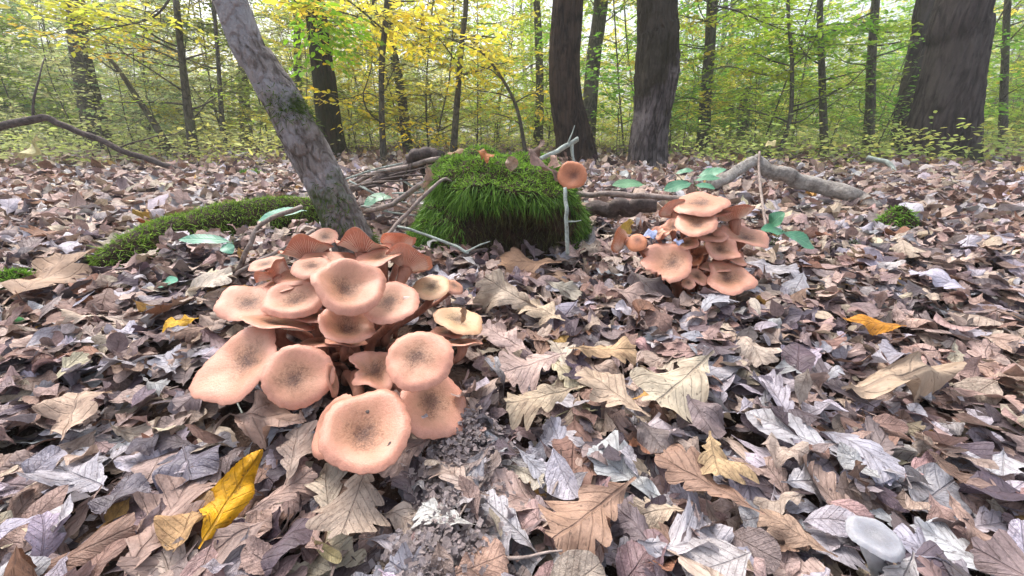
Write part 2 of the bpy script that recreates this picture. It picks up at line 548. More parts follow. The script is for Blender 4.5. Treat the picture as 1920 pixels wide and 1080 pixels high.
# ------------------------------------------------------------------ fallen leaves: shapes
def leaf_template(kind, rows, cols, seed):
    """flat leaf: length 1 along x, returns V (rows*cols,3), F, uv"""
    r = np.random.default_rng(seed)
    u = np.linspace(0, 1, rows)
    W = []
    for side in (0, 1):
        if kind == 'oak':
            n = r.integers(3, 6) + 0.5
            env = 0.30 * np.clip((u - 0.10) / 0.55, 0, 1) ** 0.8 * np.clip((1.02 - u) / 0.30, 0, 1) ** 0.5
            ph = r.random() * 0.25
            lob = np.abs(np.sin(np.pi * (n * (u - 0.1) + ph))) ** 0.75
            dep = 0.5 + 0.12 * r.random()
            w = env * (1 - dep + dep * lob) * (1 + 0.15 * r.standard_normal(1))
            w = w * (1 + 0.10 * np.interp(u, np.linspace(0, 1, 12), r.standard_normal(12)))
        elif kind == 'ovate':
            w = 0.27 * np.sin(np.pi * np.clip((u - 0.08) / 0.92, 0, 1) ** 0.85) ** 0.8
            w = w * (1 + 0.07 * ((u * rows / 2) % 1 - 0.5) * 2)
        else:                                     # round
            w = 0.40 * np.sqrt(np.clip(1 - ((u - 0.55) / 0.46) ** 2, 0, 1)) * (1 + 0.05 * np.interp(u, np.linspace(0, 1, 9), r.standard_normal(9)))
        w = np.maximum(w, 0.010 * (u < 0.97) + 0.002)
        W.append(w)
    v = np.linspace(-1, 1, cols)
    hw = np.where(v[None, :] < 0, W[0][:, None], W[1][:, None])
    Y = v[None, :] * hw
    X = u[:, None] + (0.16 if kind == 'oak' else 0.05) * np.abs(Y) / 0.3 - 0.55
    X = X + 0 * Y
    V = np.stack([X, Y, 0 * X], -1).reshape(-1, 3)
    uv = np.stack([u[:, None] + 0 * Y, Y, 0 * Y], -1).reshape(-1, 3)
    return V, grid_faces(rows, cols, False), uv

def shape_leaves(T, k1, k2, tw, rip, seedv):
    """bend flat template T (V,3) per leaf -> (N,V,3). k1 along, k2 across, tw twist, rip ripple"""
    x, y = T[None, :, 0], T[None, :, 1]
    k1 = np.where(np.abs(k1) < 0.05, 0.05, k1)[:, None]
    k2 = np.where(np.abs(k2) < 0.05, 0.05, k2)[:, None]
    ya, za = np.sin(k2 * y) / k2, (1 - np.cos(k2 * y)) / k2
    za = za + rip[:, None] * np.sin(x * 9 + seedv[:, None] * 6.3 + 2 * np.sign(y)) * np.abs(y) * 2.2 + 0.4 * rip[:, None] * np.sin(x * 17 + seedv[:, None] * 20) * np.abs(y)
    za = za + rip[:, None] * 0.10 * np.sin(x * 13 + y * 17 + seedv[:, None] * 31) * np.sin(y * 21 - x * 7 + seedv[:, None] * 11)
    X = np.sin(k1 * x) / k1 - za * np.sin(k1 * x)
    Z = (1 - np.cos(k1 * x)) / k1 + za * np.cos(k1 * x)
    a = tw[:, None] * x
    Y2, Z2 = ya * np.cos(a) - Z * np.sin(a), ya * np.sin(a) + Z * np.cos(a)
    return np.stack([X, Y2, Z2], -1)

def rot_mats(yaw, pitch, roll):
    c, s = np.cos, np.sin
    z = np.zeros_like(yaw); o = z + 1
    Rz = np.stack([np.stack([c(yaw), -s(yaw), z], -1), np.stack([s(yaw), c(yaw), z], -1), np.stack([z, z, o], -1)], -2)
    Ry = np.stack([np.stack([c(pitch), z, s(pitch)], -1), np.stack([z, o, z], -1), np.stack([-s(pitch), z, c(pitch)], -1)], -2)
    Rx = np.stack([np.stack([o, z, z], -1), np.stack([z, c(roll), -s(roll)], -1), np.stack([z, s(roll), c(roll)], -1)], -2)
    return Rz @ Ry @ Rx

PAL = [  # name, colour, weight, wetness
    ('pale tan', srgb(196, 176, 162), .20, .45), ('pinkish brown', srgb(182, 155, 147), .27, .4), ('warm brown', srgb(146, 116, 104), .10, .35),
    ('dark purplish grey', srgb(98, 86, 94), .09, .8), ('silvery grey', srgb(188, 183, 192), .15, .8), ('cream', srgb(210, 195, 172), .04, .4),
    ('rust brown', srgb(140, 100, 78), .02, .3), ('golden', srgb(196, 156, 90), .006, .3), ('grey brown', srgb(146, 128, 127), .14, .6)]
PALC = np.array([p[1] for p in PAL]) * 0.9
PALW = np.array([p[2] for p in PAL]); PALW = PALW / PALW.sum()
PALWET = np.array([p[3] for p in PAL])

# things the litter keeps out of: (x, y, radius)
KEEP_OUT = []
HEROES = []           # conspicuous leaves that lie on top: the loose litter stays below them

def scatter_positions(n, y0, y1, power=1.0, margin=0.0):
    out = []
    tot = 0
    while tot < n:
        y = y0 + (y1 - y0) * rng.random(n) ** power
        hw = 1.42 * y + 0.35
        x = (rng.random(n) * 2 - 1) * (1.42 * y1 + 0.35 + margin)
        if margin:                                   # the floor beside and behind the camera's wedge
            hw = np.where(y < .1, 0, hw - .05)
            k = (np.abs(x) > hw) & (np.abs(x) < np.maximum(1.42 * y + .35, .49) + margin)
        else:
            k = np.abs(x) < hw
        for (cx, cy, r) in KEEP_OUT:
            k &= (x - cx) ** 2 + (y - cy) ** 2 > r * r
        out.append(np.stack([x[k], y[k]], -1)); tot += k.sum()
    return np.concatenate(out)[:n]

def litter_batch(n, y0, y1, rows, cols, kinds, size, lift, tilt, bright=1.0, seeds=6, warm=0.0, margin=0.0):
    """returns list of dict(V (N,v,3), F, uv, col (N,4), cls)"""
    P = scatter_positions(n, y0, y1, 1.0, margin)
    res = []
    which = rng.integers(0, len(kinds) * seeds, n)
    for w in range(len(kinds) * seeds):
        idx = np.where(which == w)[0]
        if not len(idx):
            continue
        kind = kinds[w // seeds]
        T, F, uv = leaf_template(kind, rows, cols, 100 + w)
        N = len(idx)
        sg = np.where(rng.random(N) < 0.62, -1.0, 1.0)
        k1 = rng.normal(0, 0.9, N); k2 = sg * np.abs(rng.normal(0.5, 1.7, N))
        tw = rng.normal(0, 0.8, N); rip = np.abs(rng.normal(0.06, 0.16, N)); sv = rng.random(N)
        S = shape_leaves(T, k1, k2, tw, rip, sv)
        L = np.clip(rng.normal(size, size * 0.24, N), size * 0.45, size * 1.7)
        S = S * L[:, None, None]
        R = rot_mats(rng.random(N) * 6.2832, rng.normal(0, tilt, N), rng.normal(0, tilt, N))
        S = np.einsum('nij,nvj->nvi', R, S)
        p = P[idx]
        z = gz(p[:, 0], p[:, 1]) + lift * rng.random(N)
        if y0 < 1:
            push = 0 * z
            for h in HEROES:
                push = np.maximum(push, np.exp(-((p[:, 0] - h[0]) ** 2 + (p[:, 1] - h[1]) ** 2) / (2 * (0.6 * h[2]) ** 2)))
            z = np.maximum(z - 0.03 * push, gz(p[:, 0], p[:, 1]) + .002)
        S[..., 0] += p[:, 0, None]; S[..., 1] += p[:, 1, None]
        low = np.percentile(S[..., 2], 12, axis=1)
        S[..., 2] += (z - low * 0.8)[:, None]
        cls = rng.choice(len(PAL), N, p=PALW)
        if y0 < 1:                                    # damp leaves in two spots, sky sheen put into their silvery colour
            sky_sheen = np.maximum(np.exp(-((p[:, 0] - .40) / .22) ** 2 - ((p[:, 1] - .42) / .22) ** 2), np.exp(-((p[:, 0] + .48) / .25) ** 2 - ((p[:, 1] - .42) / .24) ** 2))
            cls = np.where(rng.random(N) < .38 * sky_sheen, np.where(rng.random(N) < .75, 4, 3), cls)
        c = PALC[cls] * bright * np.clip(rng.normal(1, 0.13, (N, 1)), 0.6, 1.4) * (1 + rng.normal(0, 0.035, (N, 3)))
        if warm:
            c = c * np.array([1 + warm * 0.3, 1, 1 - warm * 0.6])
        col = np.concatenate([c, np.clip(PALWET[cls] + rng.normal(0, 0.2, N), 0, 1)[:, None]], 1)
        res.append(dict(V=S, F=F, uv=uv, col=col, cls=cls, k2=k2, kind=kind, sv=sv, L=L))
    return res

def join_batches(name, batches, keep=None):
    Vs, Fs, Cs, Us, n = [], [], [], [], 0
    for bi, b in enumerate(batches):
        idx = np.arange(len(b['V'])) if keep is None else np.where(keep[bi])[0]
        if not len(idx):
            continue
        S = b['V'][idx]; nv = S.shape[1]
        Vs.append(S.reshape(-1, 3))
        Fs.append((b['F'][None] + (np.arange(len(idx)) * nv)[:, None, None] + n).reshape(-1, b['F'].shape[1]))
        Cs.append(np.repeat(b['col'][idx], nv, 0))
        U = np.repeat(b['uv'][None], len(idx), 0).copy(); U[..., 2] = b['sv'][idx][:, None]
        Us.append(U.reshape(-1, 3)); n += len(idx) * nv
    o = mesh(name, np.concatenate(Vs), np.concatenate(Fs), M_LIT, col=np.concatenate(Cs), uv=np.concatenate(Us))
    o['kind'] = 'stuff'
    return o

# ------------------------------------------------------------------ moss
def moss_strands(P, Nn, length, width, down, spread, c_lo, c_hi, droop=0.5):
    n = len(P)
    l = length * np.clip(rng.normal(1, 0.3, n), 0.35, 1.9)[:, None]
    dn = np.array([0, 0, -1.0])
    d = nrm(Nn * 0.8 + dn * down + rng.normal(0, spread, (n, 3)))
    side = nrm(np.cross(d, rng.normal(0, 1, (n, 3))))
    curl = rng.normal(0, 0.25, (n, 3))
    ss = np.array([0, 0.4, 0.75, 1.0])
    ww = np.array([0.8, 1.0, 0.75, 0.12])
    rows = []
    for s, w in zip(ss, ww):
        c = P - Nn * 0.003 + d * l * s + (dn * droop + curl) * l * s * s * 0.6
        rows += [c - side * width * w, c + side * width * w]
    V = np.stack(rows, 1)
    F = np.array([[0, 1, 3, 2], [2, 3, 5, 4], [4, 5, 7, 6]])
    Fa = (F[None] + (np.arange(n) * 8)[:, None, None]).reshape(-1, 4)
    t = rng.random((n, 1))
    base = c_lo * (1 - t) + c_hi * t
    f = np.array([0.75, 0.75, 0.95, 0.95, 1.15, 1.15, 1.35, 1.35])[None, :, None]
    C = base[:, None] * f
    return V.reshape(-1, 3), Fa, C.reshape(-1, 3)

MG_LO, MG_HI = srgb(62, 102, 30), srgb(134, 180, 62)
def moss_part(root, P, Nn, **k):
    a = dict(length=0.03, width=0.0011, down=0.3, spread=0.35, c_lo=MG_LO, c_hi=MG_HI)
    a.update(k)
    V, F, C = moss_strands(P, Nn, **a)
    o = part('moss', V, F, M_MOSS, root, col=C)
    o['kind'] = 'stuff'
    return o

# ------------------------------------------------------------------ the mossy stump
def build_stump():
    base = ground_at(938, 492)
    y0 = base[1] + 0.20
    cx = (946 - 960) / FPX * (y0 * CP + 0.1) 
    root = empty('tree_stump', (cx, y0, float(gz(cx, y0))))
    tag(root, 'old tree stump overgrown with bright green moss, dark hollow in its front', 'stump')
    nth, nz = 120, 48
    th = np.linspace(0, 2 * np.pi, nth, endpoint=False)
    H = 0.255
    zz = np.linspace(-0.06, 1, nz)
    TH, Zt = np.meshgrid(th, zz)
    # angle 0 = +x, -pi/2 = towards the camera
    fa = np.angle(np.exp(1j * (TH + np.pi / 2)))              # 0 at front
    R = 0.205 + 0.035 * (1 - sstep(0, 0.7, Zt))
    R = R + 0.055 * np.exp(-((fa + 1.15) / 0.5) ** 2) * (1 - sstep(0.35, 0.8, Zt))   # left root
    R = R + 0.02 * np.exp(-((fa - 1.25) / 0.4) ** 2) * (1 - sstep(0.3, 0.9, Zt))
    hol = np.exp(-((fa - 0.25) / 0.62) ** 2) * sstep(0.0, 0.12, Zt) * (1 - sstep(0.50, 0.66, Zt))
    R = R - 0.085 * hol
    P = np.stack([np.cos(TH) * 2.2, np.sin(TH) * 2.2, Zt * 2.5], -1)
    R = R * (1 + 0.09 * fbm(P, 21)) + 0.006 * vnoise(P * 5, 22)
    # top sheet: rim to centre
    nt_ = 18
    top = []
    Rt = R[-1]
    for k in range(1, nt_ + 1):
        f = 1 - k / nt_
        top.append(Rt * f)
    Rt = np.array(top)
    X = np.concatenate([R * np.cos(TH), Rt * np.cos(th)[None]])
    Y = np.concatenate([R * np.sin(TH), Rt * np.sin(th)[None]])
    Zr = np.concatenate([Zt * H, np.full(Rt.shape, H)])
    # the top slopes: higher at the back left, lower front; rounded rim
    hgt = sstep(0.45, 1.0, Zr / H)
    rr = np.sqrt(X ** 2 + Y ** 2) / 0.19
    Zr = Zr + hgt * (0.028 * Y / 0.19 - 0.02 * X / 0.19 - 0.035 * sstep(0.65, 1.12, rr))
    Zr = Zr + hgt * 0.02 * fbm(np.stack([X * 14, Y * 14, 0 * X], -1), 25)
    V = np.stack([X, Y, Zr], -1).reshape(-1, 3) + np.array(root.location)
    F = grid_faces(nz + nt_, nth, True)
    part('wood', V, F, M_STUMP, root)
    S, Nn = sample_surface(V, F, 58000)
    L = S - np.array(root.location)
    fa = np.angle(np.exp(1j * (np.arctan2(L[:, 1], L[:, 0]) + np.pi / 2)))
    front = fa > -9
    hollow = np.exp(-((fa - 0.25) / 0.85) ** 4) * (1 - sstep(0.56, 0.66, L[:, 2] / H + .05 * vnoise(L * 30, 4)))
    low = 1 - sstep(0.0, 0.28, L[:, 2] / H)
    vis = (L[:, 1] < 0.12) | (L[:, 2] > 0.25)
    keep = vis & (rng.random(len(S)) > np.maximum(hollow * 1.6, low * 0.6))
    topm = keep & (Nn[:, 2] > 0.55)
    sidem = keep & ~(Nn[:, 2] > 0.55)
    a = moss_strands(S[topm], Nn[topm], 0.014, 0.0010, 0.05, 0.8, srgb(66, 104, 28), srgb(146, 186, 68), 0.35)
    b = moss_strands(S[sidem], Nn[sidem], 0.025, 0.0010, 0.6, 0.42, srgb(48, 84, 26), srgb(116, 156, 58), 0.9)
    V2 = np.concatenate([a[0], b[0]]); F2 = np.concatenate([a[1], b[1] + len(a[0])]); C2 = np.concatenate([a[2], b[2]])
    o = part('moss', V2, F2, M_MOSS, root, col=C2); o['kind'] = 'stuff'
    dm = vis & ~keep & (rng.random(len(S)) < 0.22)
    V3, F3, C3 = moss_strands(S[dm], Nn[dm], 0.026, 0.0009, 0.5, 0.5, srgb(54, 48, 28), srgb(92, 90, 50), 1.0)
    o = part('withered_moss', V3, F3, M_MOSS, root, col=C3); o['kind'] = 'stuff'
    o['label'] = 'brownish withered moss in the hollow'
    KEEP_OUT.append((cx, y0, 0.2))
    return root, H
STUMP, STUMP_H = build_stump()
SX, SY, SZ = STUMP.location

# ------------------------------------------------------------------ mushrooms
def cap_mesh(R, dep, roll, wav, lob, bend, bdir, notch, thick, seed, dome=0.0):
    r = np.random.default_rng(seed)
    na, nr = 84, 11
    th = np.linspace(0, 2 * np.pi, na, endpoint=False)
    rr = np.linspace(0, 1, nr) ** 0.85
    TH, RR = np.meshgrid(th, rr)
    p = r.random(8) * 6.28
    out = 1 + 1.5 * lob * (np.sin(2 * TH + p[0]) * 0.5 + np.sin(3 * TH + p[1]) * 0.5 + 0.35 * np.sin(5 * TH + p[2]))
    out = out * (1 + 0.012 * np.sin(17 * TH + p[3]) * RR ** 4 + 0.010 * np.sin(29 * TH + p[4]) * RR ** 6)
    if notch:
        for (a0, w, d) in notch:
            dd = np.angle(np.exp(1j * (TH - a0)))
            out = out * (1 - d * np.exp(-(dd / w) ** 2) * RR ** 2 * (1 + 0.25 * np.sin(TH * 23)))
    X, Y = RR * out * np.cos(TH), RR * out * np.sin(TH)
    def prof(q):
        h = dep * (.55 * q ** 1.3 + .45 * sstep(0, .8, q)) - .8 * roll * np.clip((q - 0.80) / 0.20, 0, 1) ** 2 + dome * (1 - q * q)
        return h
    wv = (1.3 * wav + .012) * RR ** 2.2 * (np.sin(3 * TH + p[5]) + 0.7 * np.sin(5 * TH + p[6]) + 0.5 * np.sin(2 * TH + p[7]))
    low = 0.02 * vnoise(np.stack([X * 2.5, Y * 2.5, 0 * X + seed], -1), 50)
    bn = np.cos(bdir) * X + np.sin(bdir) * Y
    bz = bend * np.where(bn > 0, bn ** 2, 0.25 * bn ** 2)
    Ztop = prof(RR) + wv + low + bz
    t = thick * (0.28 + 0.72 * (1 - RR ** 2)) + 0.004
    inner = np.clip(RR * out, 0, None)
    Zbot = Ztop - t
    top = np.stack([X, Y, Ztop], -1)
    s = 0.985
    bot = np.stack([X * s, Y * s, Zbot], -1)
    edge = np.stack([X[-1] * 1.012, Y[-1] * 1.012, (Ztop[-1] + Zbot[-1]) / 2], -1)[None]
    V = np.concatenate([top, edge, bot[::-1]]) * R
    offc = r.normal(0, .10, 2)
    fade = (1 - RR ** 2)
    uv = np.concatenate([np.stack([RR * np.cos(TH) + offc[0] * fade, RR * np.sin(TH) + offc[1] * fade, 0 * RR + r.random()], -1)] * 1 +
                        [np.stack([np.cos(th), np.sin(th), 0 * th], -1)[None]] +
                        [np.stack([np.cos(TH) * 1.0, np.sin(TH) * 1.0, 0 * RR], -1)[::-1]])
    F = grid_faces(V.shape[0], na, True)
    # gills: radial plates hanging under the flesh
    ng = 84 if R > 0.02 else 42
    G = Acc()
    ks = np.array([3, 6, 9, 12, 15])
    ks = np.array([int(k) for k in np.linspace(2, nr - 1, 6)])
    for gi in range(ng):
        a = int(round(gi * na / ng)) % na
        short = gi % 2
        kk = ks[2:] if short else ks
        pt = bot[kk, a]
        rel = np.linalg.norm(pt[:, :2], axis=1)
        d = 0.06 * np.sin(np.pi * np.clip(1.02 - np.linspace(0 if not short else 0.3, 1, len(kk)) , 0, 1) ** 0.7 * 0.9 + 0.05)
        d = np.clip(d, 0.012, None) * (0.7 if short else 1)
        lo = pt - np.array([0, 0, 1]) * d[:, None] + np.stack([-pt[:, 0], -pt[:, 1], 0 * d], -1) * 0.05
        tang = np.array([-math.sin(th[a]), math.cos(th[a]), 0])
        up = pt + np.array([0, 0, 0.01])
        q = np.stack([up - tang * 0.010, lo, up + tang * 0.010], 1).reshape(-1, 3)   # wedge section
        m = len(kk)
        f = []
        for i in range(m - 1):
            b0, b1 = 3 * i, 3 * (i + 1)
            f += [[b0, b1, b1 + 1, b0 + 1], [b0 + 1, b1 + 1, b1 + 2, b0 + 2]]
        G.add(q * R, f)
    GV, GF = G.get()
    return V.reshape(-1, 3), F, uv.reshape(-1, 3), GV, GF

def frame_from_normal(n, yaw):
    n = nrm(n)
    x = nrm(np.cross(np.array([0, 1.0, 0.2]), n))
    y = np.cross(n, x)
    c, s = math.cos(yaw), math.sin(yaw)
    return np.stack([x * c + y * s, -x * s + y * c, n], 1)

CAP_PTS = []
def shroom(cx, cy, w, ratio, phi, depth, label, root=None, group='mushrooms in the clumps', mat=None, dep=0.16, roll=0.16, wav=0.02, lob=0.03, bend=0.0,
           bdir=0.0, notch=None, thick=0.065, yaw=0.0, seed=1, dome=0.0, stem_r=0.085, stem_len=None, stem_mat=None, name='mushroom', root_z=None, scars=()):
    """ellipse seen at pixel (cx,cy): major axis w px, minor/major = ratio (negative: underside shows), phi = image direction
    (degrees clockwise from up) in which the cap's normal leans"""
    C = at(cx, cy, depth)
    R = 0.5 * w * depth / FPX
    tw = nrm(CAM - C)
    a = math.radians(phi)
    d = RIGHT * math.sin(a) + UP * math.cos(a)
    d = nrm(d - tw * np.dot(d, tw))
    n = nrm(ratio * tw + math.sqrt(max(0, 1 - ratio * ratio)) * d)
    Mx = frame_from_normal(n, yaw)
    V, F, uv, GV, GF = cap_mesh(R, dep, roll, wav, lob, bend, bdir, notch, thick, seed, dome)
    zc = (dep * 0.6) * R
    V = (V - [0, 0, zc]) @ Mx.T + C
    GV = (GV - [0, 0, zc]) @ Mx.T + C
    if root is None:
        root = (C[0], C[1])
    rx, ry = root
    b = np.array([rx, ry, float(gz(rx, ry)) - 0.005 if root_z is None else root_z])
    e = empty(name, b)
    tag(e, label, 'mushroom', group)
    capo = part('cap', V, F, mat or M_CAP, e, uv=uv)
    o = part('gills', GV, GF, M_STEMW if stem_mat else M_GILL, e, smooth=False)
    o.parent = capo
    o['kind'] = 'stuff'
    hub = C - n * (zc + thick * 0.6 * R)
    L = np.linalg.norm(hub - b)
    c1 = hub - n * L * 0.45
    c2 = b + np.array([0, 0, L * 0.35])
    t = np.linspace(0, 1, 14)[:, None]
    path = hub * (1 - t) ** 3 + 3 * c1 * t * (1 - t) ** 2 + 3 * c2 * t * t * (1 - t) + b * t ** 3
    sr = stem_r * 2 * R
    rad = sr * np.interp(np.linspace(0, 1, 14), [0, 0.12, 0.5, 1], [1.7, 1.05, 0.9, 1.25])
    sv, sf = tube(path, rad, 14, bark_disp(0.05, 2.5, 30, seed))
    part('stem', sv, sf, stem_mat or M_STEM, e)
    CAP_PTS.append(V)
    KEEP_OUT.append((C[0], C[1], R * .8))
    px_, py_, _ = project(V)
    for (sx_, sy_, sw, sh, sm, nm_) in scars:
        i = int(np.argmin((px_ - sx_) ** 2 + (py_ - sy_) ** 2))
        k = depth / FPX * .5
        u = np.linspace(0, 2 * np.pi, 18, endpoint=False)
        wob = 1 + .3 * vnoise(np.stack([np.cos(u) * 2, np.sin(u) * 2, 0 * u + sx_], -1), 5)
        rings = []
        for (rf, zf) in ((1, -.35), (.92, .05), (.7, .13), (.4, .17), (.02, .18)):
            rings.append(np.stack([np.cos(u) * wob * rf * sw * k, np.sin(u) * wob * rf * sh * k, 0 * u + zf * min(sw, sh) * k], -1))
        sV = np.concatenate(rings) @ frame_from_normal(nrm(n + .6 * tw), 0).T + V[i]
        so = part(nm_, sV, grid_faces(5, 18, True), sm, e)
        so.parent = capo
    return e

def cluster(cpx, cpy, rows, group, shrink):
    g0 = ground_at(cpx, cpy)
    for i, (cx, cy, w, ratio, phi, depth, label, kw) in enumerate(rows):
        C = at(cx, cy, depth)
        rx = g0[0] + (C[0] - g0[0]) * shrink
        ry = g0[1] + (C[1] - g0[1]) * shrink
        kw = dict(kw)
        kw['dep'] = kw.get('dep', .16) * 1.15 + .03
        kw.setdefault('seed', 11 + i * 3)
        shroom(cx, cy, w, ratio, phi, depth, label, root=(rx, ry), group=group, **kw)

BIG = [
 (657, 533, 134, .74, 15, .565, 'large salmon mushroom with a dark hole in its dished cap, topping the big clump', dict(dep=.30, roll=.20, lob=.06, wav=.03, seed=5, scars=[(659, 508, 15, 24, M_STICKD, 'hole')])),
 (734, 566, 104, .70, -14, .60, 'flat pink mushroom with a torn pale nick, tucked under the large dished cap', dict(dep=.08, roll=.10, lob=.04, scars=[(764, 558, 18, 9, M_SCAR, 'torn_flesh')])),
 (650, 611, 106, .64, 22, .575, 'deeply cupped mushroom below the dished cap that has a dark hole', dict(dep=.36, roll=.10, lob=.05, wav=.05, bend=.2, bdir=2.4)),
 (550, 556, 108, .64, -18, .60, 'oval pale mushroom with a raised ring round its flat middle', dict(dep=.16, roll=.22, lob=.03)),
 (472, 563, 116, .58, -20, .645, 'wide pale mushroom with a wavy rim, half covered by the oval ringed cap', dict(dep=.10, roll=.06, lob=.09, wav=.05)),
 (446, 682, 158, .62, -52, .54, 'long tilted mushroom facing outwards at the leafy side of the big clump', dict(dep=.14, roll=.08, lob=.07, wav=.02, seed=77)),
 (560, 703, 122, .96, -20, .50, 'round flat mushroom with a dark starry middle beside the long tilted one', dict(dep=.08, roll=.14, lob=.02, seed=8)),
 (787, 671, 125, .88, -10, .485, 'round plump mushroom with a brown scaly middle, resting over a wider cap', dict(dep=.06, roll=.16, lob=.02, seed=31)),
 (816, 757, 138, .80, 38, .515, 'broad mushroom with a dark fibrous middle, partly under the round plump cap', dict(dep=.14, roll=.12, lob=.06, seed=14)),
 (689, 803, 166, .86, -4, .43, 'biggest cupped mushroom low in the clump, with a rolled upper rim and a dirty spot', dict(dep=.26, roll=.16, lob=.05, wav=.02, seed=23, scars=[(733, 838, 18, 20, M_STICKD, 'dirt_spot'), (690, 770, 10, 7, M_STICKD, 'dirt_spot')])),
 (622, 798, 118, .50, -72, .462, 'narrow mushroom rim peeping out from behind the biggest cupped cap', dict(dep=.12, roll=.16, lob=.03)),
 (701, 692, 96, .72, 12, .555, 'ragged mushroom with a torn and wavy brown rim in the middle of the clump', dict(dep=.28, roll=.10, lob=.14, wav=.09, seed=40, notch=[(3.6, .35, .35)])),
 (808, 537, 76, .54, -8, .69, 'small yellowish mushroom with a few dark specks on a dark stem', dict(mat=M_CAPY, dep=.06, roll=.10, lob=.06, stem_r=.09)),
 (862, 599, 90, .55, 14, .645, 'yellowish mushroom with a scrap of dead leaf on its middle', dict(mat=M_CAPY, dep=.08, roll=.10, lob=.05, seed=61)),
 (868, 642, 74, .16, 0, .625, 'mushroom cap seen edge-on below the one carrying a leaf scrap', dict(dep=.10, roll=.06, lob=.03)),
 (765, 492, 90, -.46, 18, .68, 'upturned orange mushroom showing a fan of gills beside the stump', dict(dep=.42, roll=.02, lob=.06, wav=.05, thick=.06)),
 (747, 455, 66, -.40, 0, .75, 'small upturned mushroom showing pink gills behind the orange fan of gills', dict(dep=.36, roll=.02, lob=.04, wav=.04, thick=.06)),
 (682, 463, 104, -.22, 5, .71, 'wavy orange mushroom rim at the foot of the leaning trunk', dict(dep=.30, roll=.04, lob=.05, wav=.12, thick=.06)),
 (583, 499, 72, .52, -14, .625, 'smooth pinkish mushroom without marks beside the dished cap', dict(dep=.02, roll=.12, lob=.03, dome=.06, seed=92)),
 (573, 471, 96, -.20, -14, .69, 'curled mushroom with its rim turned up showing shaded gills', dict(dep=.40, roll=.02, lob=.06, wav=.10, thick=.06)),
 (512, 512, 64, -.30, -40, .64, 'small folded mushroom with an orange underside over the wavy pale cap', dict(dep=.40, roll=.0, lob=.08, wav=.12, thick=.06)),
 (524, 604, 128, .18, 12, .595, 'thin pink mushroom rim seen edge-on under the oval ringed cap', dict(dep=.06, roll=.05, lob=.03, wav=.02)),
 (603, 445, 60, .55, -20, .80, 'pale mushroom half hidden behind the leaning trunk', dict(dep=.04, roll=.1, lob=.03)),
 (624, 713, 64, .30, 75, .515, 'mushroom turned sideways behind the flat cap with the starry middle', dict(dep=.12, roll=.12, lob=.03)),
 (712, 481, 92, .26, -16, .665, 'pale pink mushroom sloping between the dished cap and the gilled ones', dict(dep=.10, roll=.05, lob=.05, wav=.06)),
 (851, 537, 40, .60, 30, .74, 'tiny pinkish mushroom behind the small yellowish one', dict(dep=.02, roll=.14, dome=.12)),
 (562, 516, 84, .40, -10, .65, 'pinkish mushroom lying under the smooth unmarked cap', dict(dep=.05, roll=.08, lob=.03)),
 (603, 484, 78, .34, -8, .66, 'pinkish mushroom wedged behind the smooth unmarked cap', dict(dep=.06, roll=.08, lob=.05)),
 (534, 533, 76, .30, -16, .635, 'shaded pink mushroom between the oval ringed cap and the folded one', dict(dep=.08, roll=.06, lob=.05)),
 (640, 482, 66, .30, 4, .69, 'narrow pink mushroom just behind the large dished cap', dict(dep=.08, roll=.06, lob=.06)),
 (499, 493, 60, .36, -24, .70, 'pale tan mushroom behind the small folded one', dict(dep=.06, roll=.08, lob=.05)),
 (590, 590, 84, .30, 6, .62, 'shaded mushroom under the oval ringed cap and the dished cap', dict(dep=.06, roll=.08, lob=.05)),
 (838, 622, 60, .30, 8, .655, 'shaded tan mushroom under the cap carrying a leaf scrap', dict(dep=.06, roll=.08, lob=.05)),
 (606, 640, 78, .28, -4, .60, 'dim pink mushroom deep in the clump above the flat round cap', dict(dep=.06, roll=.08, lob=.06)),
 (648, 640, 70, .25, 10, .60, 'thin shaded mushroom under the deeply cupped one', dict(dep=.1, roll=.05, lob=.06)),
]
cluster(655, 640, BIG, 'big mushroom clump beneath the leaning trunk', 0.42)

